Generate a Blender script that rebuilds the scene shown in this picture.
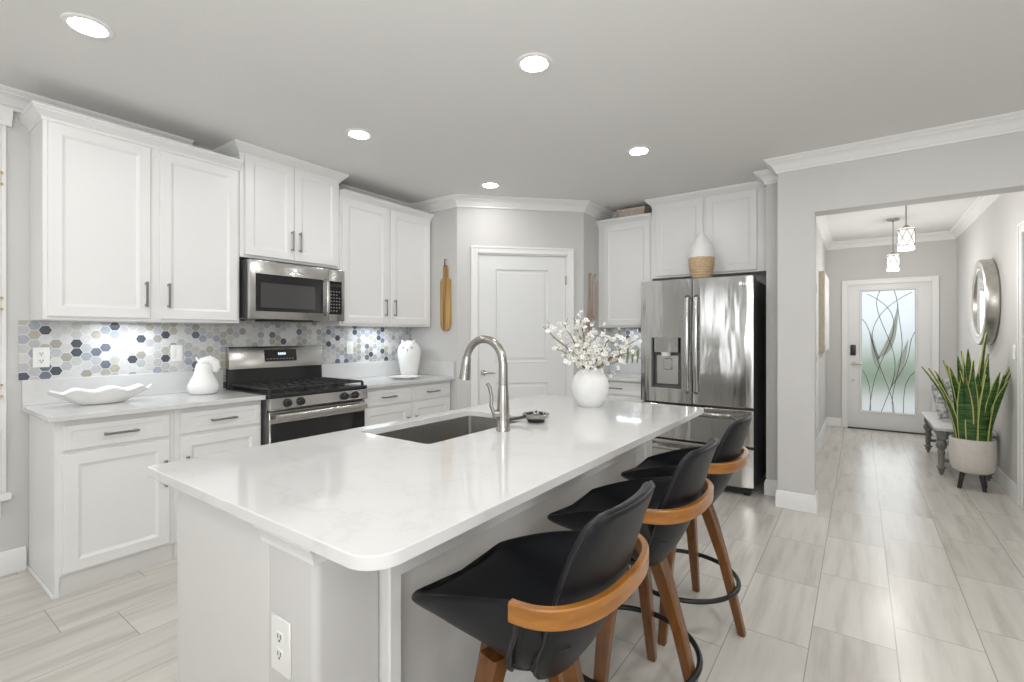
import bpy, bmesh, math, random
from mathutils import Vector, Matrix, noise as mnoise
random.seed(7)
sc = bpy.context.scene
for o in list(bpy.data.objects): bpy.data.objects.remove(o)
PI = math.pi

# ------------------------------------------------------------------ camera, world, big lights, exposure
FOC, CY, YAW, EYE = 482.65, 335.57, 0.6242, 1.333
cd = bpy.data.cameras.new('camera'); cam = bpy.data.objects.new('camera', cd)
sc.collection.objects.link(cam)
cam.location = (0, 0, EYE); cam.rotation_euler = (PI / 2, 0, YAW)
cd.sensor_fit = 'HORIZONTAL'; cd.sensor_width = 36.0
cd.lens = FOC * 36.0 / 1024; cd.shift_y = -(341 - CY) / 1024
cd.clip_start = 0.02; cd.clip_end = 200
sc.camera = cam
w = bpy.data.worlds.new('world'); sc.world = w; w.use_nodes = True
bg = w.node_tree.nodes['Background']; bg.inputs[0].default_value = (0.90, 0.95, 1.0, 1); bg.inputs[1].default_value = 1.0
vs = sc.view_settings
sc.display_settings.display_device = 'sRGB'
vs.view_transform = 'Standard'; vs.look = 'None'; vs.gamma = 1; vs.use_curve_mapping = False
vs.exposure = 0.2
sc.cycles.use_denoising = True
sc.cycles.max_bounces = 10; sc.cycles.diffuse_bounces = 6; sc.cycles.glossy_bounces = 5
sc.cycles.transmission_bounces = 8; sc.cycles.sample_clamp_indirect = 6.0

def area(name, loc, rot, sx, sy, power, col=(1, 1, 1), shape='RECTANGLE', spread=PI):
    l = bpy.data.lights.new(name, 'AREA'); l.shape = shape; l.size = sx
    if shape in ('RECTANGLE', 'ELLIPSE'): l.size_y = sy
    l.energy = power; l.color = col; l.spread = spread
    o = bpy.data.objects.new(name, l); sc.collection.objects.link(o)
    o.location = loc; o.rotation_euler = rot
    return o
# fill lamps standing in for daylight from assumed, unseen windows behind the camera (wall at y = -5)
for wx in (-2.2, 3.2):
    area('window_daylight', (wx, -4.93, 1.32), (PI / 2, 0, 0), 2.0, 2.2, 15, (1.0, 1.0, 0.995))
area('window_daylight', (4.12, 0.9, 1.35), (PI / 2, 0, PI / 2), 2.2, 2.0, 8, (1.0, 1.0, 0.995))  # side fill added to brighten the island back, no window known there
# daylight entering through the frosted glass of the front door
area('door_daylight', (0.32, 8.44, 1.12), (-PI / 2, 0, 0), 0.55, 1.6, 3.2, (0.97, 0.99, 1.0))
CEIL = 2.70
DOWN = [(-2.765, 0.636), (-1.325, 2.03), (-2.755, 2.05), (-1.325, 3.445), (-2.72, 3.44)]
for (x, y, pw) in [(-1.325, 0.636, 2.5), (0.6, 1.2, 7), (0.4, 3.0, 6.5), (0.6, -1.0, 3.5), (-1.3, -1.0, 1.5), (-2.75, -0.7, 7), (2.2, 0.2, 7)]:
    area('downlight_lamp', (x, y, CEIL - 0.012), (0, 0, 0), 0.12, 0.12, pw, (1, 0.992, 0.975), 'DISK')  # fill lamps without fixtures, added for brightness; the first continues the light grid
# fill lamp added as an assumed flash, aimed up and forward at the ceiling
fl = area('bounced_flash', (0.4, -0.9, 1.75), (0, 0, 0), 1.5, 1.5, 64, (1, 1, 0.995))
fl.rotation_euler = Vector((-.36, .58, .73)).to_track_quat('-Z', 'Y').to_euler()
# lamps under the wall cabinets
for (y0, y1) in ((0.92, 1.20), (2.85, 3.15)):
    area('under_cabinet_lamp', (-3.72, (y0 + y1) / 2, 1.405), (0, 0, 0), 0.04, y1 - y0, 1.5, (0.86, 0.93, 1.0))
area('under_cabinet_lamp', (-1.95, 4.95, 1.405), (0, 0, 0), 0.4, 0.04, 0.9, (0.86, 0.93, 1.0))

# ------------------------------------------------------------------ materials
def newmat(name, col=(.8, .8, .8), rough=.5, metal=0.0, spec=.5, emit=None, estr=0, trans=0, ior=1.5, coat=0):
    m = bpy.data.materials.new(name); m.use_nodes = True
    b = m.node_tree.nodes['Principled BSDF']
    b.inputs['Base Color'].default_value = (*col, 1); b.inputs['Roughness'].default_value = rough
    b.inputs['Metallic'].default_value = metal; b.inputs['Specular IOR Level'].default_value = spec
    b.inputs['IOR'].default_value = ior; b.inputs['Transmission Weight'].default_value = trans
    b.inputs['Coat Weight'].default_value = coat
    if emit: b.inputs['Emission Color'].default_value = (*emit, 1); b.inputs['Emission Strength'].default_value = estr
    return m
class NT:
    def __init__(s, m): s.t = m.node_tree; s.b = s.t.nodes['Principled BSDF']
    def n(s, typ, **kw):
        x = s.t.nodes.new('ShaderNode' + typ)
        for k, v in kw.items():
            if k.startswith('i_'):
                key = k[2:]; key = int(key) if key.isdigit() else key.replace('_', ' ')
                x.inputs[key].default_value = v
            else: setattr(x, k, v)
        return x
    def l(s, a, b): s.t.links.new(a, b)
    def math(s, op, a, b=None, c=None):
        x = s.n('Math', operation=op)
        for i, v in enumerate((a, b, c)):
            if v is None: continue
            if isinstance(v, (int, float)): x.inputs[i].default_value = v
            else: s.l(v, x.inputs[i])
        return x.outputs[0]
    def ramp(s, fac, stops, interp='LINEAR'):
        r = s.n('ValToRGB'); r.color_ramp.interpolation = interp
        e = r.color_ramp.elements
        while len(e) < len(stops): e.new(0.5)
        for i, (p, c) in enumerate(stops): e[i].position = p; e[i].color = (*c, 1)
        s.l(fac, r.inputs[0]); return r.outputs[0]
    def pos(s, scale=(1, 1, 1), world=True):
        if world: src = s.n('NewGeometry').outputs['Position']
        else: src = s.n('TexCoord').outputs['Object']
        mp = s.n('Mapping'); mp.inputs['Scale'].default_value = scale
        s.l(src, mp.inputs[0]); return mp.outputs[0]
    def noise(s, vec, scale=5, detail=3, rough=.5):
        x = s.n('TexNoise'); x.inputs['Scale'].default_value = scale; x.inputs['Detail'].default_value = detail
        x.inputs['Roughness'].default_value = rough; s.l(vec, x.inputs['Vector']); return x.outputs[0]
    def bump(s, h, strength=.1, dist=.01):
        x = s.n('Bump'); x.inputs['Strength'].default_value = strength; x.inputs['Distance'].default_value = dist
        s.l(h, x.inputs['Height']); s.l(x.outputs[0], s.b.inputs['Normal'])
def mottled(name, c0, c1, scale, rough, stretch=(1, 1, 1), bump=0, bscale=None, **kw):
    m = newmat(name, c0, rough, **kw); t = NT(m)
    v = t.pos(stretch, world=False); f = t.noise(v, scale, 4)
    t.l(t.ramp(f, [(.3, c0), (.7, c1)]), t.b.inputs['Base Color'])
    if bump:
        t.bump(t.noise(v, bscale or scale, 3), bump, .004)
    return m

M = {}
M['wall'] = mottled('wall_paint', (.60, .592, .578), (.615, .607, .593), 3, .85, bump=.08, bscale=140)
M['ceiling'] = mottled('ceiling_paint', (.755, .75, .735), (.765, .76, .745), 2, .9, bump=.25, bscale=45)
M['white'] = mottled('white_trim_paint', (.80, .80, .79), (.81, .81, .80), 4, .38)
M['cab'] = mottled('white_cabinet_paint', (.80, .80, .795), (.812, .812, .805), 4, .32)
M['endskin'] = mottled('end_panel_paint', (.67, .665, .65), (.685, .68, .665), 4, .4)  # cabinet paint darkened to stand in for weaker light on the end panel
M['kick'] = mottled('toe_kick_paint', (.70, .69, .67), (.72, .71, .69), 6, .5)
M['panel'] = mottled('taupe_panel_paint', (.56, .545, .52), (.58, .565, .54), 4, .6)
M['door'] = mottled('door_paint', (.74, .745, .74), (.75, .755, .75), 4, .35)
M['dark'] = newmat('dark_plastic', (.018, .018, .019), .35)
M['black'] = newmat('black_enamel', (.022, .022, .023), .22)
M['castiron'] = mottled('cast_iron', (.02, .02, .02), (.035, .035, .035), 60, .6, bump=.1)
M['blackglass'] = newmat('black_glass', (.015, .015, .016), .05)
M['smokeglass'] = newmat('smoked_glass', (.06, .06, .058), .08)
M['nickel'] = mottled('brushed_nickel', (.40, .385, .36), (.46, .44, .415), 30, .26, stretch=(1, 1, 12), metal=1)
M['pull'] = newmat('dark_nickel_pull', (.33, .32, .31), .3, metal=1)
M['brass'] = newmat('aged_brass', (.72, .58, .33), .3, metal=1)
M['mirrorframe'] = mottled('silver_frame', (.46, .44, .41), (.54, .52, .48), 20, .33, metal=1)
M['mirror'] = newmat('mirror_glass', (.86, .89, .89), .02, metal=1)
M['porcelain'] = newmat('white_glazed_ceramic', (.82, .82, .81), .15)
M['mattewhite'] = mottled('matte_white_ceramic', (.80, .80, .79), (.83, .83, .82), 18, .5)
M['plate'] = newmat('white_plastic_plate', (.80, .80, .78), .3)
M['basket'] = mottled('woven_rattan', (.50, .35, .20), (.68, .52, .34), 40, .7, stretch=(1, 1, 4), bump=.4)
M['oak'] = mottled('acacia_wood', (.17, .085, .025), (.58, .37, .13), 4.2, .4, stretch=(9, 9, .35))
M['oak2'] = mottled('bent_walnut_wood', (.22, .080, .010), (.38, .155, .026), 6, .28, stretch=(1.5, 1.5, 9), coat=.3)
M['legwood'] = mottled('walnut_leg_wood', (.105, .037, .006), (.185, .070, .014), 7, .3, stretch=(7, 7, .8), coat=.2)
M['palewood'] = mottled('pale_wood', (.50, .42, .36), (.62, .53, .46), 9, .55, stretch=(5, 5, .8))
M['spoonwood'] = mottled('brown_spoon_wood', (.36, .26, .19), (.50, .38, .29), 9, .5, stretch=(5, 5, .8))
M['leather'] = mottled('black_leather', (.005, .0055, .0075), (.008, .009, .0115), 9, .40, bump=.12, bscale=240, spec=.32)
M['stitch'] = newmat('leather_piping', (.012, .012, .014), .4)
M['blackmetal'] = newmat('black_metal', (.02, .02, .02), .35, metal=.4)
M['pot'] = mottled('pale_cement_pot', (.62, .585, .54), (.67, .635, .59), 30, .8, bump=.1, bscale=90)
M['soil'] = mottled('potting_soil', (.05, .035, .025), (.12, .09, .06), 60, .95, bump=.6)
M['greywash'] = mottled('grey_washed_wood', (.15, .145, .14), (.24, .235, .225), 12, .6, stretch=(4, 4, 1))
M['benchtop'] = mottled('bench_top_wood', (.50, .50, .495), (.62, .62, .615), 10, .45, stretch=(6, .8, 1))
M['twig'] = mottled('twig_bark', (.16, .105, .045), (.27, .19, .08), 30, .8)
M['petal'] = newmat('white_petals', (.86, .86, .82), .6)
M['pistil'] = newmat('blossom_centre', (.30, .22, .10), .7)
M['budgreen'] = newmat('leaf_bud', (.16, .20, .11), .6)
M['lens'] = newmat('lamp_lens', (.9, .9, .9), .4, emit=(1, .992, .98), estr=95)
M['shade'] = newmat('frosted_lamp_glass', (.9, .9, .9), .3, emit=(1, .985, .96), estr=.48)
M['lead'] = newmat('lead_came', (.13, .13, .13), .4, metal=.5)
M['linen'] = mottled('picture_wood_edge', (.42, .37, .28), (.50, .45, .35), 20, .6)
M['lawn'] = mottled('lawn', (.06, .14, .03), (.10, .20, .05), 6, .9)
M['hedge'] = mottled('hedge_leaves', (.05, .13, .02), (.14, .26, .05), 9, .9, bump=.8)
M['paving'] = mottled('porch_paving', (.72, .70, .66), (.78, .76, .72), 3, .9)
M['mark'] = newmat('printed_marks', (.30, .30, .30), .5)
M['display'] = newmat('lit_display', (.02, .02, .03), .2, emit=(.75, .88, 1.0), estr=1.3)
M['lettering'] = newmat('badge_lettering', (.8, .8, .8), .3, metal=1)
M['steelsink'] = mottled('sink_steel', (.42, .41, .39), (.50, .49, .47), 20, .33, stretch=(1, 8, 1), metal=1)

def steel(name, c0, c1, rough, wave, axis):
    m = newmat(name, c0, rough, metal=1); t = NT(m)
    v = t.pos(axis, world=False)
    t.l(t.ramp(t.noise(v, 60, 3), [(.3, c0), (.7, c1)]), t.b.inputs['Base Color'])
    if wave:
        v2 = t.pos((1, 1, .16), world=False)
        t.bump(t.noise(v2, 8.5, 2), wave, .02)
    return m
M['steel'] = steel('stainless_steel', (.52, .51, .49), (.58, .57, .55), .24, 0, (.15, .15, 9))
M['fridgesteel'] = steel('refrigerator_stainless', (.50, .495, .48), (.55, .545, .53), .14, .34, (9, 9, .1))
M['fridgeside'] = newmat('refrigerator_side_enamel', (.10, .10, .10), .35, metal=.3)

def quartz():
    m = newmat('white_quartz', (.82, .82, .815), .07); t = NT(m)
    v = t.pos(); n1 = t.noise(v, 1.6, 6, .62)
    d = t.math('ABSOLUTE', t.math('SUBTRACT', n1, .5))
    vein = t.ramp(d, [(.0, (.59, .58, .56)), (.012, (.645, .64, .632)), (.04, (.66, .66, .655))])
    n2 = t.noise(v, 5, 3)
    mx = t.n('MixRGB', blend_type='MIX'); t.l(n2, mx.inputs[0]); t.l(vein, mx.inputs[1]); mx.inputs[2].default_value = (.66, .66, .655, 1)
    t.l(mx.outputs[0], t.b.inputs['Base Color']); return m
M['quartz'] = quartz()

def floor_tiles():
    # 30 x 61 cm planks running along y, each lane stepped by a third
    m = newmat('floor_tile', (.6, .58, .55), .25, spec=.5); t = NT(m)
    P = t.n('NewGeometry').outputs['Position']; sp = t.n('SeparateXYZ'); t.l(P, sp.inputs[0])
    X, Y = sp.outputs[0], sp.outputs[1]
    lane = t.math('DIVIDE', t.math('ADD', X, .176 + .3035 * 40), .3035)
    li = t.math('FLOOR', lane); lf = t.math('FRACT', lane)
    sh = t.math('MULTIPLY', t.math('SUBTRACT', li, 40.0), .2033)
    row = t.math('DIVIDE', t.math('ADD', t.math('SUBTRACT', Y, sh), -3.217 + .61 * 40), .61)
    ri = t.math('FLOOR', row); rf = t.math('FRACT', row)
    ex = t.math('MULTIPLY', t.math('MINIMUM', lf, t.math('SUBTRACT', 1.0, lf)), .3035)
    ey = t.math('MULTIPLY', t.math('MINIMUM', rf, t.math('SUBTRACT', 1.0, rf)), .61)
    e = t.math('MINIMUM', ex, ey); grout = t.math('LESS_THAN', e, .0022)
    cid = t.n('CombineXYZ'); t.l(li, cid.inputs[0]); t.l(ri, cid.inputs[1])
    wn = t.n('TexWhiteNoise', noise_dimensions='3D'); t.l(cid.outputs[0], wn.inputs['Vector'])
    off = t.n('VectorMath', operation='SCALE'); t.l(wn.outputs['Color'], off.inputs[0]); off.inputs['Scale'].default_value = 30
    add = t.n('VectorMath', operation='ADD'); t.l(P, add.inputs[0]); t.l(off.outputs[0], add.inputs[1])
    mp = t.n('Mapping'); mp.inputs['Scale'].default_value = (6, .5, 1); t.l(add.outputs[0], mp.inputs[0])
    st = t.noise(mp.outputs[0], 3.0, 4, .55)
    col = t.ramp(st, [(.28, (.485, .455, .41)), (.5, (.595, .568, .525)), (.8, (.66, .635, .595))])
    hsv = t.n('HueSaturation'); t.l(col, hsv.inputs['Color'])
    val = t.math('ADD', t.math('MULTIPLY', wn.outputs['Value'], .12), .94); t.l(val, hsv.inputs['Value'])
    mx = t.n('MixRGB'); t.l(grout, mx.inputs[0]); t.l(hsv.outputs[0], mx.inputs[1]); mx.inputs[2].default_value = (.36, .34, .31, 1)
    t.l(mx.outputs[0], t.b.inputs['Base Color'])
    t.l(t.math('ADD', t.math('MULTIPLY', st, .08), .21), t.b.inputs['Roughness'])
    inv = t.math('SUBTRACT', 1.0, grout); t.bump(inv, .25, .002)
    return m
M['floor'] = floor_tiles()

def hex_tiles(horizontal):
    m = newmat('hexagon_mosaic_' + horizontal, (.7, .7, .7), .22); t = NT(m)
    P = t.n('NewGeometry').outputs['Position']; sp = t.n('SeparateXYZ'); t.l(P, sp.inputs[0])
    S = .0535
    a = t.math('ADD', t.math('DIVIDE', sp.outputs[1 if horizontal == 'y' else 0], S), 200 * 1.7320508)
    b = t.math('ADD', t.math('DIVIDE', sp.outputs[2], S), 20)
    W = 1.7320508
    def cell(ox, oy):
        p = t.math('SUBTRACT', t.math('MODULO', t.math('SUBTRACT', a, ox), W), W / 2)
        q = t.math('SUBTRACT', t.math('MODULO', t.math('SUBTRACT', b, oy), 1.0), .5)
        return p, q, t.math('ADD', t.math('MULTIPLY', p, p), t.math('MULTIPLY', q, q))
    p1, q1, d1 = cell(0, 0); p2, q2, d2 = cell(W / 2, .5)
    use1 = t.math('LESS_THAN', d1, d2)
    def pick(u, v): return t.math('ADD', t.math('MULTIPLY', use1, u), t.math('MULTIPLY', t.math('SUBTRACT', 1.0, use1), v))
    p, q = pick(p1, p2), pick(q1, q2)
    ap, aq = t.math('ABSOLUTE', p), t.math('ABSOLUTE', q)
    e = t.math('MAXIMUM', aq, t.math('ADD', t.math('MULTIPLY', ap, .8660254), t.math('MULTIPLY', aq, .5)))
    grout = t.math('GREATER_THAN', e, .468)
    ci = t.n('CombineXYZ')
    t.l(t.math('ROUND', t.math('MULTIPLY', t.math('SUBTRACT', a, p), 4)), ci.inputs[0])
    t.l(t.math('ROUND', t.math('MULTIPLY', t.math('SUBTRACT', b, q), 4)), ci.inputs[1])
    wn = t.n('TexWhiteNoise', noise_dimensions='3D'); t.l(ci.outputs[0], wn.inputs['Vector'])
    col = t.ramp(wn.outputs['Value'], [(0, (.085, .092, .108)), (.05, (.16, .178, .22)), (.11, (.36, .38, .43)), (.21, (.44, .415, .35)),
        (.32, (.37, .35, .31)), (.38, (.47, .475, .485)), (.54, (.58, .575, .56)), (.70, (.64, .64, .63)), (.86, (.52, .515, .49))], 'CONSTANT')
    st = t.noise(t.pos((1, 1, 1)), 42, 3)
    mv = t.n('MixRGB', blend_type='MULTIPLY'); mv.inputs[0].default_value = .35; t.l(col, mv.inputs[1]); t.l(t.ramp(st, [(.3, (.75, .75, .75)), (.7, (1, 1, 1))]), mv.inputs[2])
    mx = t.n('MixRGB'); t.l(grout, mx.inputs[0]); t.l(mv.outputs[0], mx.inputs[1]); mx.inputs[2].default_value = (.66, .66, .65, 1)
    t.l(mx.outputs[0], t.b.inputs['Base Color']); t.bump(t.math('SUBTRACT', 1.0, grout), .2, .001)
    return m
M['hexA'] = hex_tiles('y'); M['hexB'] = hex_tiles('x')

def leaf_mat():
    m = newmat('snake_plant_leaf', (.1, .2, .05), .4); t = NT(m)
    at = t.n('VertexColor', layer_name='edge'); sp = t.n('SeparateColor'); t.l(at.outputs[0], sp.inputs[0])
    v = t.pos((1, 1, 9), world=False); nz = t.noise(v, 8, 3)
    green = t.ramp(nz, [(.36, (.012, .048, .009)), (.52, (.038, .115, .022)), (.70, (.11, .21, .055))])
    mx = t.n('MixRGB'); t.l(t.math('GREATER_THAN', sp.outputs[0], .5), mx.inputs[0]); t.l(green, mx.inputs[1]); mx.inputs[2].default_value = (.50, .51, .16, 1)
    t.l(mx.outputs[0], t.b.inputs['Base Color']); return m
M['leaf'] = leaf_mat()
def floral(name):
    m = newmat(name, (.7, .7, .7), .9); t = NT(m)
    v = t.pos((1, 1, 1), world=False); n1 = t.noise(v, 17, 4, .6)
    t.l(t.ramp(n1, [(.42, (.62, .62, .62)), (.5, (.40, .41, .42)), (.54, (.14, .145, .15)), (.6, (.48, .48, .48)), (.66, (.66, .66, .66))]), t.b.inputs['Base Color'])
    return m
M['floral'] = floral('grey_floral_fabric')
def canvas():
    m = newmat('abstract_canvas', (.7, .7, .7), .8); t = NT(m)
    n1 = t.noise(t.pos((1, 1, 1), world=False), 4, 4)
    t.l(t.ramp(n1, [(.3, (.62, .60, .58)), (.5, (.75, .74, .73)), (.6, (.55, .56, .58)), (.7, (.72, .70, .69))]), t.b.inputs['Base Color'])
    return m
M['canvas'] = canvas()
def frosted(name, col, rough):
    m = newmat(name, col, rough, trans=1, ior=1.2); t = NT(m)
    t.bump(t.noise(t.pos((1, 1, 1), world=False), 55, 3), .5, .004); return m
M['frost'] = frosted('textured_door_glass', (.93, .96, .97), .38)
M['frostgreen'] = newmat('grey_textured_glass', (.58, .62, .56), .5, trans=.5)

# ------------------------------------------------------------------ mesh tools
class MB:
    def __init__(s): s.bm = bmesh.new(); s.mats = []
    def mi(s, mat):
        if mat is None: return 0
        if mat not in s.mats: s.mats.append(mat)
        return s.mats.index(mat)
    def face(s, vs, mat=None):
        try: f = s.bm.faces.new(vs)
        except ValueError: return None
        f.material_index = s.mi(mat); return f
    def merge(s, other_bm, mat, mx=None):
        idx = s.mi(mat); vm = {}
        for v in other_bm.verts: vm[v] = s.bm.verts.new(mx @ v.co if mx else v.co)
        for f in other_bm.faces:
            nf = s.bm.faces.new([vm[v] for v in f.verts]); nf.material_index = idx
        other_bm.free()
    def box(s, x0, x1, y0, y1, z0, z1, bev=0, mat=None, seg=1, mx=None):
        b = bmesh.new(); bmesh.ops.create_cube(b, size=1)
        for v in b.verts: v.co = Vector(((x0 + x1) / 2 + v.co.x * (x1 - x0), (y0 + y1) / 2 + v.co.y * (y1 - y0), (z0 + z1) / 2 + v.co.z * (z1 - z0)))
        if bev:
            bmesh.ops.bevel(b, geom=list(b.edges), offset=bev, segments=seg, profile=.5, affect='EDGES')
        s.merge(b, mat, mx); return s
    def prism(s, pts, axis_f, mat=None, bev=0):
        """pts: 2-D polygon, axis_f(p, k) -> 3-D for k in (0, 1)"""
        b = bmesh.new()
        A = [b.verts.new(axis_f(p, 0)) for p in pts]; B = [b.verts.new(axis_f(p, 1)) for p in pts]; n = len(pts)
        b.faces.new(A); b.faces.new(B[::-1])
        for i in range(n): b.faces.new([A[i], B[i], B[(i + 1) % n], A[(i + 1) % n]])
        if bev:
            bmesh.ops.bevel(b, geom=[e for e in b.edges if (e.verts[0] in A) == (e.verts[1] in A)], offset=bev, segments=2, profile=.5, affect='EDGES')
        s.merge(b, mat); return s
    def tube(s, path, r, seg=10, mat=None, caps=True, squash=None):
        path = [Vector(p) for p in path]; n = len(path)
        rr = r if callable(r) else (lambda t: r)
        up = Vector((0, 0, 1)); rings = []; prev = None
        for i, p in enumerate(path):
            d = (path[min(i + 1, n - 1)] - path[max(i - 1, 0)]).normalized()
            if prev is None:
                a = d.cross(up if abs(d.z) < .95 else Vector((1, 0, 0))).normalized()
            else:
                a = (prev - d * prev.dot(d)).normalized()
            prev = a; b = d.cross(a); R = rr(i / (n - 1))
            rx, ry = (R, R) if not isinstance(R, tuple) else R
            rings.append([s.bm.verts.new(p + a * math.cos(2 * PI * k / seg) * rx + b * math.sin(2 * PI * k / seg) * ry) for k in range(seg)])
        for i in range(n - 1):
            for k in range(seg):
                s.face([rings[i][k], rings[i][(k + 1) % seg], rings[i + 1][(k + 1) % seg], rings[i + 1][k]], mat)
        if caps: s.face(rings[0][::-1], mat); s.face(rings[-1], mat)
        return s
    def loft(s, rings, mat=None, caps=True, closed=True):
        R = [[s.bm.verts.new(p) for p in r] for r in rings]
        for i in range(len(R) - 1):
            m = len(R[i])
            for k in range(m if closed else m - 1):
                s.face([R[i][k], R[i][(k + 1) % m], R[i + 1][(k + 1) % m], R[i + 1][k]], mat)
        if caps: s.face(R[0][::-1], mat); s.face(R[-1], mat)
        return s
    def lathe(s, prof, c, seg=32, mat=None, axis='z', wob=None):
        c = Vector(c); rings = []
        for (r, z) in prof:
            ring = []
            for k in range(seg):
                a = 2 * PI * k / seg; q = r * (wob(a, z) if wob else 1)
                if axis == 'z': p = Vector((q * math.cos(a), q * math.sin(a), z))
                elif axis == 'x': p = Vector((z, q * math.cos(a), q * math.sin(a)))
                else: p = Vector((q * math.cos(a), z, q * math.sin(a)))
                ring.append(c + p)
            rings.append(ring)
        if prof[0][0] > .01 and prof[-1][0] > .01: return s.loft(rings + [rings[0]], mat, caps=False)
        return s.loft(rings, mat)
    def torus(s, c, R, r, seg=48, sub=10, mat=None):
        c = Vector(c); rings = [[s.bm.verts.new(c + Vector(((R + r * math.cos(b)) * math.cos(a), (R + r * math.cos(b)) * math.sin(a), r * math.sin(b))))
                 for b in [2 * PI * j / sub for j in range(sub)]] for a in [2 * PI * i / seg for i in range(seg)]]
        for i in range(seg):
            for j in range(sub):
                s.face([rings[i][j], rings[i][(j + 1) % sub], rings[(i + 1) % seg][(j + 1) % sub], rings[(i + 1) % seg][j]], mat)
        return s
    def sphere(s, c, r, mat=None, sx=1, sy=1, sz=1, u=14, v=9):
        b = bmesh.new(); bmesh.ops.create_uvsphere(b, u_segments=u, v_segments=v, radius=r)
        for q in b.verts: q.co = Vector((q.co.x * sx, q.co.y * sy, q.co.z * sz)) + Vector(c)
        s.merge(b, mat); return s
    def sweep(s, path, prof, z, side=1, closed=False, mat=None):
        """moulding: prof = [(out, up)], path in xy, out goes to the left (side=1) or right (-1) of travel"""
        n = len(path); P = [Vector(p).to_2d() for p in path]; rings = []
        for i in range(n):
            def nrm(a, b): d = (b - a).normalized(); return Vector((-d.y, d.x)) * side
            ns = []
            if i > 0: ns.append(nrm(P[i - 1], P[i]))
            if i < n - 1: ns.append(nrm(P[i], P[i + 1]))
            m = ns[0] if len(ns) == 1 else (ns[0] + ns[1]) / (1 + ns[0].dot(ns[1]))
            rings.append([Vector((P[i].x + m.x * o, P[i].y + m.y * o, z + u)) for (o, u) in prof])
        return s.loft(rings, mat)

ROOTLOC = {}
def put(name, mb, mat=None, parent=None, smooth=38, origin=None):
    """one mesh object; geometry is given in world coordinates"""
    bm = mb.bm
    bmesh.ops.remove_doubles(bm, verts=bm.verts, dist=1e-6)
    bmesh.ops.recalc_face_normals(bm, faces=bm.faces)
    if parent is not None: loc = ROOTLOC[parent.name]
    elif origin is not None: loc = Vector(origin)
    else:
        xs = [v.co for v in bm.verts]
        loc = Vector(((min(v.x for v in xs) + max(v.x for v in xs)) / 2, (min(v.y for v in xs) + max(v.y for v in xs)) / 2, min(v.z for v in xs)))
    for v in bm.verts: v.co -= loc
    me = bpy.data.meshes.new(name); bm.to_mesh(me); bm.free()
    mats = mb.mats if mb.mats and not (len(mb.mats) == 1 and mb.mats[0] is None) else []
    for q in (mats or [mat]): me.materials.append(M[q if q else mat])
    if smooth:
        me.shade_smooth(); me.set_sharp_from_angle(angle=math.radians(smooth))
    o = bpy.data.objects.new(name, me); sc.collection.objects.link(o)
    if parent is not None: o.parent = parent
    else: o.location = loc
    ROOTLOC[o.name] = loc
    return o
def thing(name, label, cat, loc, group=None):
    o = bpy.data.objects.new(name, None); sc.collection.objects.link(o); o.empty_display_size = .05
    o.location = loc; o['label'] = label; o['category'] = cat
    if group: o['group'] = group
    ROOTLOC[o.name] = Vector(loc); return o
def tag(o, label, cat, group=None):
    o['label'] = label; o['category'] = cat
    if group: o['group'] = group
    return o
def struct(o): o['kind'] = 'structure'; return o
def copy_tree(o, parent=None):
    c = o.copy(); sc.collection.objects.link(c)
    if parent is not None: c.parent = parent
    for ch in [q for q in bpy.data.objects if q.parent == o]: copy_tree(ch, c)
    return c

# orientation helpers: (u, v, w) -> world; u along the face, v up, w outwards
def fx(X): return lambda u, v, w: Vector((X + w, u, v))          # faces +x, u = y
def fy(Y): return lambda u, v, w: Vector((u, Y - w, v))          # faces -y, u = x
def fdiag(A, d, n): return lambda u, v, w: Vector((A[0] + d[0] * u + n[0] * w, A[1] + d[1] * u + n[1] * w, v))
def quadring(F, u0, u1, v0, v1, w): return [F(u0, v0, w), F(u1, v0, w), F(u1, v1, w), F(u0, v1, w)]
def panel(mb, F, u0, u1, v0, v1, w0, t=.02, fr=.057, rec=.008, mat=None):
    """a door or drawer front with a recessed, bevel-edged field"""
    r = [quadring(F, u0, u1, v0, v1, w0), quadring(F, u0, u1, v0, v1, w0 + t - .003)]
    for ins, dw in ((.003, 0), (fr, 0), (fr + .004, -.003), (fr + .016, -rec), (fr + .020, -rec)):
        r.append(quadring(F, u0 + ins, u1 - ins, v0 + ins, v1 - ins, w0 + t + dw))
    mb.loft(r, mat); return mb
def fbox(mb, F, u0, u1, v0, v1, w0, w1, bev=0, mat=None, seg=1):
    b = bmesh.new(); bmesh.ops.create_cube(b, size=1)
    for v in b.verts: v.co = F((u0 + u1) / 2 + v.co.x * (u1 - u0), (v0 + v1) / 2 + v.co.y * (v1 - v0), (w0 + w1) / 2 + v.co.z * (w1 - w0))
    if bev: bmesh.ops.bevel(b, geom=list(b.edges), offset=bev, segments=seg, profile=.5, affect='EDGES')
    mb.merge(b, mat); return mb
def bar_pull(F, u, v, length, vertical, w0, parent, name='handle'):
    mb = MB(); h = length / 2
    a = (lambda k: F(u, v + k, w0 + .030)) if vertical else (lambda k: F(u + k, v, w0 + .030))
    if vertical: fbox(mb, F, u - .006, u + .006, v - h, v + h, w0 + .024, w0 + .034, .002)
    else: fbox(mb, F, u - h, u + h, v - .006, v + .006, w0 + .024, w0 + .034, .002)
    for k in (-h + .012, h - .012):
        if vertical: fbox(mb, F, u - .005, u + .005, v + k - .006, v + k + .006, w0 - .001, w0 + .027)
        else: fbox(mb, F, u + k - .006, u + k + .006, v - .005, v + .005, w0 - .001, w0 + .027)
    return put(name, mb, 'pull', parent)

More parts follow.
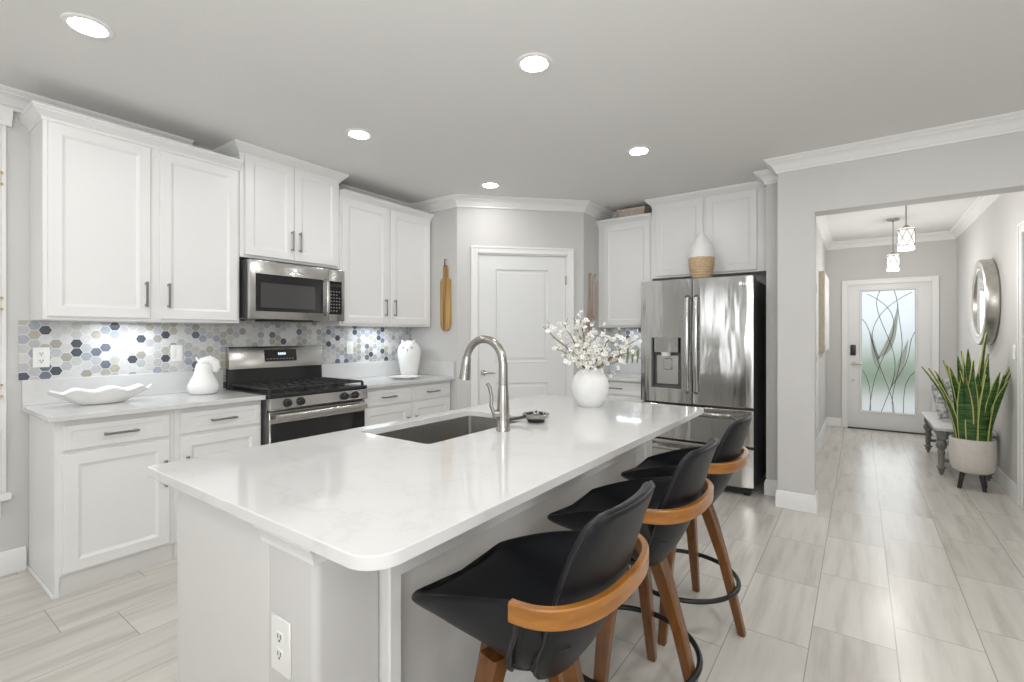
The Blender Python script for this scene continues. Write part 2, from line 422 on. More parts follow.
# ------------------------------------------------------------------ room shell
XA = -3.87
PA, PB = Vector((-3.212, 3.535)), Vector((-2.300, 4.447))      # ends of the slanted pantry wall
BACKY, FRONTY, XR, PY = 5.10, 4.27, 4.2, 3.535
HL, HR, DY = -0.40, 1.03, 8.52                               # hall side walls, front door wall
struct(put('floor', MB().box(-4.1, XR + .1, -5.1, DY + .1, -.12, 0), 'floor', smooth=0))
struct(put('ceiling', MB().box(-4.1, XR + .1, -5.1, DY + .1, CEIL, CEIL + .12), 'ceiling', smooth=0))
struct(put('wall_left', MB().box(XA - .12, XA, -5.1, 3.635, 0, CEIL), 'wall', smooth=0))
struct(put('wall_pantry', MB().box(XA, PA.x, PY, PY + .1, 0, CEIL), 'wall', smooth=0))
dd = (PB - PA).normalized(); nn = Vector((dd.y, -dd.x)); DL = (PB - PA).length
FD = fdiag(PA, dd, nn)
D0, D1, DTOP = .202, 1.116, 2.15                             # pantry door opening along the slanted wall
mb = MB()
fbox(mb, FD, 0, D0, 0, CEIL, -.1, 0); fbox(mb, FD, D1, DL, 0, CEIL, -.1, 0); fbox(mb, FD, D0, D1, DTOP, CEIL, -.1, 0)
struct(put('wall_slanted', mb, 'wall', smooth=0))
struct(put('wall_alcove', MB().box(PB.x - .1, PB.x, PB.y, BACKY + .1, 0, CEIL), 'wall', smooth=0))
struct(put('wall_back', MB().box(PB.x, -.40, BACKY, BACKY + .1, 0, CEIL), 'wall', smooth=0))
# end wall beside the refrigerator and the header over the hall opening
SZ = 2.262
mb = MB()
mb.prism([(-.635, 4.53), (-.52, 4.53), (-.52, FRONTY), (-.275, FRONTY), (-.275, 4.44), (-.40, 4.44), (-.40, BACKY), (-.635, BACKY)], lambda p, k: (p[0], p[1], k * CEIL))
mb.box(-.275, .94, FRONTY, 4.44, SZ, CEIL)
mb.box(.94, XR, FRONTY, 4.44, 0, CEIL)
struct(put('wall_front', mb, 'wall', smooth=0))
mb = MB(); mb.box(HL - .1, HL, BACKY, 5.42, 0, CEIL); mb.box(HL - .1, HL, 5.42, 6.36, 2.13, CEIL); mb.box(HL - .1, HL, 6.36, DY + .1, 0, CEIL)
struct(put('wall_hall', mb, 'wall', smooth=0))
mb = MB(); mb.box(HR, HR + .1, 4.44, 4.52, 0, CEIL); mb.box(HR, HR + .1, 4.52, 5.33, 2.13, CEIL); mb.box(HR, HR + .1, 5.33, DY + .1, 0, CEIL)
struct(put('wall_right', mb, 'wall', smooth=0))
mb = MB(); mb.box(HL, -.145, DY, DY + .1, 0, CEIL); mb.box(.80, HR, DY, DY + .1, 0, CEIL); mb.box(-.145, .80, DY, DY + .1, 2.07, CEIL)
struct(put('wall_entry', mb, 'wall', smooth=0))
# living room side (behind the camera)
mb = MB(); mb.box(XR, XR + .1, -5.1, -.25, 0, CEIL); mb.box(XR, XR + .1, 2.05, 4.4, 0, CEIL); mb.box(XR, XR + .1, -.25, 2.05, 0, .30); mb.box(XR, XR + .1, -.25, 2.05, 2.40, CEIL)  # middle opening made up for the added side fill
struct(put('wall_living', mb, 'wall', smooth=0))
mb = MB()
for (a, b) in ((-.25, -.19), (.87, .93), (1.99, 2.05)): mb.box(XR + .01, XR + .08, a, b, .30, 2.40)
mb.box(XR + .01, XR + .08, -.25, 2.05, .30, .36); mb.box(XR + .01, XR + .08, -.25, 2.05, 2.34, 2.40)
struct(put('window_3', mb, 'white', smooth=0))  # unseen window frame added to go with the side fill
mb = MB(); xs = [-4.0, -3.25, -1.15, 2.15, 4.2]
for i in (0, 2): mb.box(xs[i], xs[i + 1], -5.1, -5.0, 0, CEIL)
mb.box(-4.0, 4.2, -5.1, -5.0, 2.46, CEIL)
struct(put('wall_south', mb, 'wall', smooth=0))
for k, i in enumerate((1, 3)):
    mb = MB(); a, b = xs[i], xs[i + 1]
    for (p, q) in ((a, a + .07), (b - .07, b), ((a + b) / 2 - .035, (a + b) / 2 + .035)): mb.box(p, q, -5.09, -5.02, 0, 2.46)
    mb.box(a, b, -5.09, -5.02, 2.39, 2.46); mb.box(a, b, -5.09, -5.02, 0, .08)
    struct(put('window_%d' % (k + 1), mb, 'white', smooth=0))

CROWN = [(0, -.105), (.012, -.105), (.015, -.101), (.015, -.087), (.021, -.083), (.028, -.066), (.041, -.047), (.057, -.035), (.063, -.032), (.063, -.022), (.072, -.020), (.080, -.012), (.084, -.008), (.084, 0), (0, 0)]
BASE = [(0, 0), (.014, 0), (.014, .095), (.010, .11), (.007, .125), (0, .13)]
mb = MB()
mb.sweep([(XA, -4.99), (XA, 1.44)], CROWN, CEIL, -1)
mb.sweep([(XA, 2.62), (XA, PY), PA, PB, (PB.x, BACKY), (-1.70, BACKY)], CROWN, CEIL, -1)
mb.sweep([(-.635, 4.76), (-.635, 4.53), (-.52, 4.53), (-.52, FRONTY), (XR, FRONTY)], CROWN, CEIL, -1)
struct(put('trim_1', mb, 'white', smooth=14))
mb = MB()
mb.sweep([(HL, 4.46), (HL, DY), (HR, DY), (HR, 4.46)], CROWN, CEIL, -1)
struct(put('trim_2', mb, 'white', smooth=14))
mb = MB(); mb.sweep([(XA, -4.99), (XA, .615)], BASE, 0, -1); struct(put('baseboard_left', mb, 'white', smooth=25))
mb = MB(); mb.sweep([(-.635, 5.05), (-.635, 4.53), (-.52, 4.53), (-.52, FRONTY), (-.275, FRONTY), (-.275, 4.44)], BASE, 0, -1)
mb.sweep([(.94, 4.44), (.94, FRONTY), (XR, FRONTY)], BASE, 0, -1)
struct(put('baseboard_front', mb, 'white', smooth=25))
mb = MB(); mb.sweep([(HL, 6.44), (HL, DY), (-.215, DY)], BASE, 0, -1); mb.sweep([(.87, DY), (HR, DY), (HR, 5.42)], BASE, 0, -1)
struct(put('baseboard_hall', mb, 'white', smooth=25))
mb = MB(); fa = lambda s: (PA + dd * s)
mb.sweep([fa(0), fa(D0 - .075)], BASE, 0, -1); mb.sweep([fa(D1 + .075), PB, (PB.x, 4.5)], BASE, 0, -1)
struct(put('baseboard_pantry', mb, 'white', smooth=25))

# casing round an opening: three boards with a stepped profile
def casing(mb, F, u0, u1, top, wd=.068, t=.018):
    for (a, b, sgn) in ((u0 - wd, u0, 1), (u1, u1 + wd, -1)):
        fbox(mb, F, a, b, 0, top + wd, 0, t, .004)
        o = a if sgn == 1 else b - .02
        fbox(mb, F, o, o + .02, 0, top + wd, t - .001, t + .007, .003)
    fbox(mb, F, u0, u1, top, top + wd, 0, t, .004)
    fbox(mb, F, u0 - wd + .02, u1 + wd - .02, top + wd - .02, top + wd, t - .001, t + .007, .003)
# pantry door
mb = MB(); casing(mb, FD, D0, D1, DTOP, .068)
fbox(mb, FD, D0, D0 + .012, 0, DTOP, -.1, 0); fbox(mb, FD, D1 - .012, D1, 0, DTOP, -.1, 0); fbox(mb, FD, D0, D1, DTOP - .012, DTOP, -.1, 0)
struct(put('trim_3', mb, 'white', smooth=25))
def raised(mb, F, u0, u1, v0, v1, w0):
    r = []
    for ins, w in ((0, w0 - .001), (.006, w0 + .006), (.014, w0 + .006), (.022, w0 - .006), (.038, w0 - .006), (.055, w0 + .001), (.058, w0 + .001)):
        r.append(quadring(F, u0 + ins, u1 - ins, v0 + ins, v1 - ins, w))
    mb.loft(r)
def slab_with_fields(mb, F, u0, u1, v0, v1, w0, w1, fields):
    # fields: list of (ua, ub, va, vb) stacked vertically, same ua/ub; slab built round the holes
    ua, ub = fields[0][0], fields[0][1]
    fbox(mb, F, u0, ua, v0, v1, w0, w1); fbox(mb, F, ub, u1, v0, v1, w0, w1)
    vs = [v0] + [q for f in fields for q in (f[2], f[3])] + [v1]
    for i in range(0, len(vs), 2): fbox(mb, F, ua, ub, vs[i], vs[i + 1], w0, w1)
    for f in fields:
        fbox(mb, F, f[0], f[1], f[2], f[3], w0, w1 - .012)
        rr = []
        for ins, w in ((0, w1), (.003, w1 + .003), (.010, w1 + .003), (.020, w1 - .009), (.034, w1 - .009), (.050, w1 - .003), (.052, w1 - .003)):
            rr.append(quadring(F, f[0] + ins, f[1] - ins, f[2] + ins, f[3] - ins, w))
        mb.loft(rr, caps=False); mb.face([mb.bm.verts.new(q) for q in rr[-1]])
mb = MB(); a, b = D0 + .015, D1 - .015
slab_with_fields(mb, FD, a, b, .012, DTOP - .015, -.045, -.008, [(.375, .93, .20, .87), (.375, .93, 1.06, 2.005)])
d1 = put('door_1', mb, 'door', smooth=20); struct(d1)
mb = MB(); hu, hz = D0 + .06, .965
mb.tube([FD(hu, hz, -.008), FD(hu, hz, .004)], .026, 20); mb.tube([FD(hu, hz, .0), FD(hu, hz, .05)], .010, 12)
mb.tube([FD(hu, hz, .045), FD(hu + .03, hz, .05), FD(hu + .075, hz, .048), FD(hu + .11, hz, .044)], lambda t: (.010 - .003 * t), 10)
ROOTLOC['door_1'] = ROOTLOC[d1.name]; put('door_handle', mb, 'nickel', d1)
for hz in (.28, 1.06, 1.85):
    mb = MB(); fbox(mb, FD, D1 - .02, D1 - .004, hz, hz + .09, -.006, .004, .002); put('hinge', mb, 'nickel', d1)

# tall shuttered window at the far left (only the edge of its casing shows)
FA = fx(XA)
mb = MB()
for (a, b) in ((-.60, -.51), (.445, .535)):
    fbox(mb, FA, a, b, .46, 2.50, 0, .022, .003); fbox(mb, FA, a + .02, b - .02, .46, 2.50, .021, .03, .004)
fbox(mb, FA, -.51, .445, 2.41, 2.50, 0, .022, .003); fbox(mb, FA, -.64, .555, .42, .46, 0, .05, .006); fbox(mb, FA, -.58, .515, .33, .42, 0, .018, .003)
mb.sweep([(XA, -.63), (XA, .555)], [(0, 2.50), (.03, 2.50), (.034, 2.52), (.05, 2.55), (.06, 2.565), (.06, 2.59), (0, 2.59)], 0, -1)
struct(put('trim_4', mb, 'white', smooth=14))
mb = MB()
for (a, b) in ((-.51, -.035), (-.03, .445)):
    fbox(mb, FA, a, a + .05, .46, 2.41, .002, .026, .002); fbox(mb, FA, b - .05, b, .46, 2.41, .002, .026, .002)
    for (p, q) in ((.46, .54), (1.40, 1.47), (2.33, 2.41)): fbox(mb, FA, a + .05, b - .05, p, q, .002, .026, .002)
    for k in range(26):
        z = .57 + k * .068
        if 1.37 < z < 1.49 or z > 2.31: continue
        mb.prism([(.004, -.024), (.010, -.028), (.026, .022), (.020, .026)], lambda p, k_, a=a, b=b, z=z: FA(a + .05 + k_ * (b - a - .10), z + p[1], p[0]))
d4 = struct(put('window_4', mb, 'white', smooth=20))
for z in (1.03, 1.51, 2.20):
    mb = MB()
    for dz in (-.031, .031): mb.tube([FA(.505, z + dz - .005, .03), FA(.505, z + dz + .005, .03)], .016, 12)
    mb.tube([FA(.505, z - .031, .03), FA(.505, z + .031, .03)], .004, 8); put('hinge', mb, 'brass', d4)

# ------------------------------------------------------------------ kitchen cabinets along the left wall
def upper(name, label, F, depth, u0, u1, v0, v1, doors, pulls, crown, group=None, filler=None, cabhead=.0):
    """carcass of face-frame cabinet; doors = [(ua, ub)], pulls = [(u, v)] in the same order; crown drawn by the caller"""
    base = F((u0 + u1) / 2, v0, -depth / 2)
    t = thing(name, label, 'cabinet', base, group)
    mb = MB(); fbox(mb, F, u0, u1, v0, v1, -depth, -.020, .002); put('carcass', mb, 'cab', t)
    for i, (ua, ub) in enumerate(doors):
        mb = MB(); panel(mb, F, ua, ub, v0 + .018, v1 - .018 - cabhead, -.019, .02)
        d = put('door', mb, 'cab', t, 22); ROOTLOC[d.name] = Vector(base)
        if pulls and pulls[i]: bar_pull(F, pulls[i][0], pulls[i][1], .155, True, .001, d)
    mb = MB(); crown(mb); put('crown_moulding', mb, 'cab', t, 14)
    return t
CABCROWN = [(-.002, -.012), (.006, -.012), (.008, .004), (.024, .020), (.042, .034), (.042, .040), (.050, .042), (.050, .056), (-.002, .056)]
CABTOP = [(-.002, -.03), (.006, -.03), (.008, -.018), (.026, .0), (.046, .022), (.052, .028), (.056, .040), (.056, .046), (-.002, .046)]
XU = -3.555; FU = fx(XU); DU = XU - XA - .001
upper('wall_cabinet', 'tall white wall cabinet over the counter with the long wavy dish', FU, DU, .632, 1.650, 1.42, 2.512,
      [(.650, 1.116), (1.168, 1.632)], [(1.089, 1.585), (1.207, 1.585)],
      lambda m: m.sweep([(XA, .632), (XU - .02, .632), (XU - .02, 1.650)], CABCROWN, 2.512, -1), 'white wall cabinets')
upper('wall_cabinet', 'short white wall cabinet with two doors above the microwave', FU, DU, 1.652, 2.462, 1.895, 2.655,
      [(1.682, 2.048), (2.052, 2.440)], [(2.027, 2.058), (2.090, 2.058)],
      lambda m: m.sweep([(XA, 1.652), (XU - .02, 1.652), (XU - .02, 2.462), (XA, 2.462)], CABTOP, 2.653, -1), 'white wall cabinets')
upper('wall_cabinet', 'white wall cabinet with two doors above the owl jar', FU, DU, 2.464, 3.530, 1.42, 2.522,
      [(2.482, 2.965), (3.005, 3.510)], [(2.932, 1.59), (3.040, 1.59)],
      lambda m: m.sweep([(XU - .02, 2.464), (XU - .02, 3.533)], CABCROWN, 2.512, -1), 'white wall cabinets')

XB = -3.28; FB = fx(XB); CT = .915
def base_cab(label, u0, u1, drawers, doors, pulls_d, end_panel=False, F=FB, depth=.585, top=.902, group='white base cabinets', w_end=0):
    base = F((u0 + u1) / 2, 0, -depth / 2)
    t = thing('base_cabinet', label, 'cabinet', base, group)
    mb = MB(); fbox(mb, F, u0, u1, .105, top - .001, -depth, -.020)
    if end_panel: fbox(mb, F, u0, u0 + .018, .0, .105, -depth, -.020); fbox(mb, F, u0 - .010, u0, 0, .022, -depth, -.020, .003)
    put('carcass', mb, 'cab', t)
    mb = MB(); fbox(mb, F, u0 + (.018 if end_panel else 0), u1, 0, .106, -depth, -.032); put('toe_kick', mb, 'kick', t)
    for (ua, ub, va, vb) in drawers:
        mb = MB(); panel(mb, F, ua, ub, va, vb, -.019, .02, .030, .006); d = put('drawer', mb, 'cab', t, 22)
        bar_pull(F, (ua + ub) / 2, (va + vb) / 2, .155, False, .001, d)
    for (ua, ub, va, vb), p in zip(doors, pulls_d):
        mb = MB(); panel(mb, F, ua, ub, va, vb, -.019, .02); d = put('door', mb, 'cab', t, 22)
        bar_pull(F, p, vb - .19, .155, True, .001, d)
    return t
base_cab('white base cabinet at the open end of the run beneath the wavy dish', .627, 1.150, [(.658, 1.124, .745, .872)], [(.658, 1.124, .118, .725)], [1.098], True)
base_cab('white base cabinet between the end cabinet and the gas range', 1.152, 1.664, [(1.180, 1.650, .745, .872)], [(1.180, 1.650, .118, .725)], [1.212])
base_cab('white base cabinet next to the range under the right counter', 2.464, 3.0, [(2.49, 2.985, .745, .872)], [(2.49, 2.985, .118, .725)], [2.955])
base_cab('white base cabinet in the corner beneath the owl jar', 3.002, 3.531, [(3.02, 3.51, .745, .872)], [(3.02, 3.51, .118, .725)], [3.05])

def worktop(name, label, pts, z0, z1, upstand=None, bev=.004):
    mb = MB(); mb.prism(pts, lambda p, k: (p[0], p[1], z0 + k * (z1 - z0)), bev=bev)
    xs_ = [p[0] for p in pts]; ys_ = [p[1] for p in pts]
    t = thing(name, label, 'countertop', (sum(xs_) / len(xs_), sum(ys_) / len(ys_), z0))
    put('slab', mb, 'quartz', t, 8)
    if upstand:
        mb = MB()
        for bx in upstand: mb.box(*bx, .002)
        struct(put('trim_%d' % (9 + len([q for q in bpy.data.objects if q.get('upstand')])), mb, 'quartz'))['upstand'] = 1
    return t
XC, CA = -3.235, .932
worktop('countertop', 'white quartz countertop carrying the wavy dish, left of the range', [(XA + .001, .595), (XC, .595), (XC, 1.662), (XA + .001, 1.662)], CA - .03, CA, [(XA + .001, XA + .02, .597, 1.662, CA, 1.08)])
worktop('countertop', 'white quartz countertop carrying the owl jar, right of the range', [(XA + .001, 2.466), (XC, 2.466), (XC, PY - .001), (XA + .001, PY - .001)], CA - .03, CA,
        [(XA + .001, XA + .02, 2.466, PY - .001, CA, 1.08), (XA + .02, XC - .004, PY - .021, PY - .001, CA, 1.08)])
mb = MB(); mb.box(XA, XA + .008, .585, 1.664, 1.08, 1.42); mb.box(XA, XA + .008, 1.664, 2.464, .90, 1.46); mb.box(XA, XA + .008, 2.464, PY - .001, 1.08, 1.42)
struct(put('backsplash', mb, 'hexA', smooth=0))
mb = MB(); mb.box(PB.x, -1.655, BACKY - .008, BACKY, 1.08, 1.42); struct(put('backsplash', mb, 'hexB', smooth=0))

# ------------------------------------------------------------------ gas range
RY0, RY1 = 1.672, 2.456; RC = (RY0 + RY1) / 2
t = thing('gas_range', 'stainless steel gas range with black grates between the two counters', 'stove', (-3.53, RC, 0))
mb = MB(); mb.box(XA + .012, -3.25, RY0, RY1, .04, .91, .003); put('body', mb, 'fridgeside', t)
mb = MB(); mb.box(XA + .05, -3.195, RY0 - .002, RY1 + .002, .908, .938, .008, seg=2); put('cooktop', mb, 'black', t)
mb = MB(); mb.prism([(-3.25, .826), (-3.205, .826), (-3.188, .838), (-3.198, .907), (-3.25, .908)], lambda p, k: (p[0], RY0 + k * (RY1 - RY0), p[1]), bev=.003)
cp = put('control_panel', mb, 'steel', t)
for yk in (1.789, 1.885, 2.243, 2.338):
    mb = MB(); c = (-3.194, yk, .871)
    mb.lathe([(.004, 0), (.030, 0), (.030, .006), (.024, .008), (.022, .030), (.018, .034), (.002, .034)], c, 24, axis='x')
    mb.box(-3.170, -3.155, yk - .005, yk + .005, .850, .892, .002); put('knob', mb, 'dark', t)
mb = MB(); mb.box(-3.25, -3.215, RY0 + .006, RY1 - .006, .205, .815, .004); od = put('oven_door', mb, 'steel', t)
mb = MB(); mb.box(-3.216, -3.210, RY0 + .012, RY1 - .012, .225, .735, .003); put('oven_window', mb, 'blackglass', od)
mb = MB(); mb.tube([(-3.165, RY0 + .03, .780), (-3.165, RY1 - .03, .780)], (lambda s: (.013, .022)), 14)
for yk in (RY0 + .06, RY1 - .06): mb.box(-3.216, -3.165, yk - .014, yk + .014, .767, .793, .003)
put('handle', mb, 'steel', od)
mb = MB(); mb.box(-3.25, -3.222, RY0 + .006, RY1 - .006, .05, .195, .004); put('drawer', mb, 'steel', t)
mb = MB(); mb.prism([(-3.855, .92), (-3.80, .92), (-3.812, 1.085), (-3.855, 1.085)], lambda p, k: (p[0], RY0 + .008 + k * (RY1 - RY0 - .016), p[1]), bev=.003); put('rear_panel', mb, 'black', t)
mb = MB(); mb.prism([(-3.857, 1.08), (-3.792, 1.08), (-3.812, 1.235), (-3.822, 1.247), (-3.857, 1.247)], lambda p, k: (p[0], RY0 + .008 + k * (RY1 - RY0 - .016), p[1]), bev=.004); bgp = put('backguard', mb, 'steel', t)
def on_guard(u, v, w): k = (v - 1.08) / .155; return Vector((-3.792 - .020 * k + w, u, v))
mb = MB(); fbox(mb, on_guard, 1.945, 2.21, 1.128, 1.222, -.002, .003); dp = put('display_panel', mb, 'blackglass', bgp)
mb = MB()
for k in range(4):
    u = 2.055 + k * .017; fbox(mb, on_guard, u, u + .011, 1.178, 1.197, .003, .0036)
put('clock_digits', mb, 'display', bgp)
mb = MB()
for k in range(9): fbox(mb, on_guard, 1.962 + k * .026, 1.974 + k * .026, 1.145, 1.150, .003, .0036)
put('button_marks', mb, 'mark', bgp)
gz = .974
for (y0, y1) in ((RY0 + .018, RY0 + .262), (RY0 + .268, RY1 - .268), (RY1 - .262, RY1 - .018)):
    mb = MB(); x0, x1 = -3.775, -3.235
    for yy in (y0, y1): mb.box(x0, x1, yy - .006, yy + .006, gz - .014, gz, .003)
    for xx in (x0, (x0 + x1) / 2, x1): mb.box(xx - .006, xx + .006, y0, y1, gz - .014, gz, .003)
    for k in range(1, 4):
        yy = y0 + (y1 - y0) * k / 4; mb.box(x0 + .02, x1 - .02, yy - .005, yy + .005, gz - .012, gz + .003, .002)
    for xx in (x0 + .12, x1 - .12): mb.box(xx - .005, xx + .005, y0, y1, gz - .012, gz + .002, .002)
    for xx in (x0, x1):
        for yy in (y0, y1): mb.box(xx - .008, xx + .008, yy - .008, yy + .008, .936, gz - .01)
    put('grate', mb, 'castiron', t)
for (xx, yy) in ((-3.64, RY0 + .14), (-3.38, RY0 + .14), (-3.51, RC), (-3.64, RY1 - .14), (-3.38, RY1 - .14)):
    mb = MB(); mb.lathe([(.002, 0), (.052, 0), (.05, .008), (.036, .010), (.036, .018), (.002, .020)], (xx, yy, .937), 20); put('burner', mb, 'castiron', t)

# ------------------------------------------------------------------ microwave
MY0, MY1, MZ0, MZ1, MX = 1.668, 2.440, 1.452, 1.874, -3.470
FM = fx(MX)
t = thing('microwave', 'stainless over-the-range microwave with dark window hung above the range', 'microwave', (-3.67, (MY0 + MY1) / 2, MZ0))
mb = MB(); mb.box(XA + .009, MX - .045, MY0 + .004, MY1 - .004, MZ0 + .006, MZ1, .003); put('body', mb, 'fridgeside', t)
ys = 2.290
mb = MB(); fbox(mb, FM, MY0, ys, MZ0, MZ1 - .004, -.045, 0, .004, seg=2); dr = put('door', mb, 'steel', t)
mb = MB(); fbox(mb, FM, 1.712, 2.240, 1.508, 1.777, -.004, .0025, .002); wn_ = put('window', mb, 'blackglass', dr)
mb = MB(); fbox(mb, FM, 1.747, 2.170, 1.536, 1.713, .0015, .0035); put('window_mesh', mb, 'smokeglass', dr)
mb = MB(); mb.tube([FM(2.262, 1.50, -.002), FM(2.262, 1.52, .036), FM(2.262, 1.64, .044), FM(2.262, 1.76, .036), FM(2.262, 1.78, -.002)], lambda s: (.015, .010), 14); put('handle', mb, 'steel', dr)
mb = MB(); c = FM(2.060, 1.826, 0); mb.lathe([(.001, 0), (.020, 0), (.020, .003), (.017, .004), (.001, .004)], c, 24, axis='x'); put('emblem', mb, 'lettering', dr)
mb = MB(); fbox(mb, FM, ys + .002, MY1, MZ0, MZ1 - .004, -.045, 0, .004, seg=2); kp = put('control_panel', mb, 'steel', t)
mb = MB(); fbox(mb, FM, ys + .004, MY1 - .028, 1.505, 1.775, -.002, .0025, .002); put('keypad', mb, 'blackglass', kp)
mb = MB()
for r in range(7):
    for c_ in range(4):
        if r in (0, 5) and c_ == 3: continue
        fbox(mb, FM, ys + .018 + c_ * .025, ys + .029 + c_ * .025, 1.53 + r * .026, 1.537 + r * .026, .0024, .003)
put('key_marks', mb, 'mark', kp)
mb = MB(); fbox(mb, FM, ys + .016, MY1 - .036, 1.728, 1.752, .0024, .003); put('display', mb, 'dark', kp)
mb = MB(); mb.box(-3.80, -3.52, MY0 + .20, MY1 - .25, MZ0 - .012, MZ0 + .008, .003); put('vent_filter', mb, 'dark', t)

# ------------------------------------------------------------------ refrigerator and cabinets round it
YU = 4.755; FYU = fy(YU)
upper('wall_cabinet', 'narrow white wall cabinet with one door beside the refrigerator', fy(4.775), .324, -2.298, -1.702, 1.42, 2.52,
      [(-2.232, -1.722)], None, lambda m: m.sweep([(PB.x, 4.795), (-1.702, 4.795)], CABCROWN, 2.510, -1), 'white wall cabinets')
upper('wall_cabinet', 'white two-door cabinet above the refrigerator behind the teardrop vase', FYU, .344, -1.700, -.640, 1.905, 2.655,
      [(-1.655, -1.203), (-1.178, -.742)], None, lambda m: m.sweep([(-1.700, BACKY - .002), (-1.700, YU + .02), (-.640, YU + .02)], CABTOP, 2.653, -1), 'white wall cabinets')
base_cab('white base cabinet with drawers between pantry wall and refrigerator', -2.298, -1.668, [(-2.27, -1.69, .745, .872), (-2.27, -1.69, .44, .725), (-2.27, -1.69, .12, .42)], [], [], F=fy(4.52), depth=.575, top=.885)
worktop('countertop', 'short white quartz countertop between pantry wall and refrigerator', [(PB.x + .001, 4.475), (-1.664, 4.475), (-1.664, BACKY - .001), (PB.x + .001, BACKY - .001)], .885, CT,
        [(PB.x + .001, -1.664, BACKY - .02, BACKY - .001, CT, 1.08)])
FX0, FX1, FYB, FZT = -1.655, -.705, 4.43, 1.832
FXM = -1.185
t = thing('refrigerator', 'stainless steel French door refrigerator with water dispenser in its left door', 'refrigerator', ((FX0 + FX1) / 2, 4.72, 0))
mb = MB(); mb.box(FX0 + .005, FX1 - .005, FYB, 5.04, .05, FZT - .025, .006); put('body', mb, 'fridgeside', t)
mb = MB(); mb.box(FX0 + .03, FX1 - .03, FYB - .03, FYB + .02, .02, .06)
put('base_grille', mb, 'dark', t)
for xx in (FX0 + .06, FX1 - .06):
    mb = MB(); mb.lathe([(.002, 0), (.022, 0), (.022, .012), (.012, .016), (.012, .055), (.002, .055)], (xx, FYB - .005, 0), 16); put('foot', mb, 'dark', t)
for xx in (FX0 + .05, FX1 - .05):
    mb = MB(); mb.box(xx - .045, xx + .045, FYB - .05, FYB + .10, FZT - .026, FZT - .004, .006); put('hinge_cover', mb, 'fridgeside', t)
def bowed(x0, x1, z0, z1, y0, bow, xc, half, n=14, hole=None):
    """door slab whose front bows towards -y; front(x) = y0 - bow*(1-((x-xc)/half)^2)"""
    mb = MB(); fr = lambda x: y0 - bow * (1 - ((x - xc) / half) ** 2)
    def strip(xa, xb, za, zb, m):
        rings = []
        for i in range(m + 1):
            x = xa + (xb - xa) * i / m; f = fr(x)
            rings.append([Vector((x, y0 + .045, za)), Vector((x, f, za)), Vector((x, f, zb)), Vector((x, y0 + .045, zb))])
        mb.loft(rings)
    if hole:
        ha, hb, hz0, hz1 = hole
        strip(x0, ha, z0, z1, 5); strip(hb, x1, z0, z1, 4); strip(ha, hb, z0, hz0, 6); strip(ha, hb, hz1, z1, 6)
    else:
        rings = []
        for i in range(n + 1):
            x = x0 + (x1 - x0) * i / n; f = fr(x); e = .006 if i in (0, n) else 0
            rings.append([Vector((x, y0 + .045, z0)), Vector((x, f + .004 + e, z0)), Vector((x, f + e, z0 + .006)), Vector((x, f + e, z1 - .006)), Vector((x, f + .004 + e, z1)), Vector((x, y0 + .045, z1))])
        mb.loft(rings)
    return mb, fr
FY0 = 4.375; XCEN, HALF = (FX0 + FX1) / 2, .62
DH = (-1.552, -1.278, .862, 1.315)
mb, fr = bowed(FX0, FXM - .004, .735, FZT, FY0, .045, XCEN, HALF, hole=DH)
ld = put('door', mb, 'fridgesteel', t, 30)
mb = MB(); ha, hb, z0, z1 = DH
yb = FY0 + .030; yf = fr((ha + hb) / 2)
mb.box(ha, hb, yb, yb + .012, z0, z1)
mb.box(ha, ha + .012, yf + .01, yb, z0, z1); mb.box(hb - .012, hb, yf + .01, yb, z0, z1); mb.box(ha, hb, yf + .01, yb, z0, z0 + .015)
dsp = put('dispenser', mb, 'fridgeside', ld)
mb = MB(); mb.box(ha + .03, hb - .045, yb - .004, yb, z0 + .03, z1 - .16, .002); put('back_plate', mb, 'steel', ld)
mb = MB(); mb.box(ha + .028, hb - .026, yf - .004, yb, z1 - .135, z1 + .002, .004); put('control_block', mb, 'fridgesteel', ld)
mb = MB(); mb.lathe([(.002, 0), (.035, 0), (.045, .03), (.045, .035), (.002, .035)], ((ha + hb) / 2 - .01, yf + .03, z1 - .168), 18); put('spout', mb, 'plate', ld)
mb = MB(); mb.box((ha + hb) / 2 - .035, (ha + hb) / 2 + .035, yb - .03, yb - .012, z1 - .29, z1 - .19, .004); put('lever', mb, 'steel', ld)
mb, fr = bowed(FXM + .004, FX1, .735, FZT, FY0, .045, XCEN, HALF); rd = put('door', mb, 'fridgesteel', t, 30)
for (xh, dp_) in ((FXM - .038, ld), (FXM + .038, rd)):
    mb = MB(); f = fr(xh); pth = [(xh, f + .004, .83), (xh, f - .035, .85), (xh, f - .05, 1.0), (xh, f - .055, 1.25), (xh, f - .05, 1.5), (xh, f - .035, 1.66), (xh, f + .004, 1.68)]
    mb.tube(pth, lambda s: (.022, .012), 14); put('handle', mb, 'fridgesteel', dp_)
for (z0, z1) in ((.415, .715), (.075, .395)):
    mb, fr = bowed(FX0, FX1, z0, z1, FY0, .045, XCEN, HALF); dw = put('freezer_drawer', mb, 'fridgesteel', t, 30)
    mb = MB(); rings = []
    for i in range(17):
        x = FX0 + .03 + (FX1 - FX0 - .06) * i / 16; f = fr(x); o = .055 if 0 < i < 16 else 0.0
        rings.append([Vector((x, f - o, z1 - .075)), Vector((x, f - o - .02, z1 - .06)), Vector((x, f - o - .02, z1 - .045)), Vector((x, f - o, z1 - .035)), Vector((x, f - o + .02, z1 - .05))])
    mb.loft(rings); put('handle', mb, 'fridgesteel', dw)
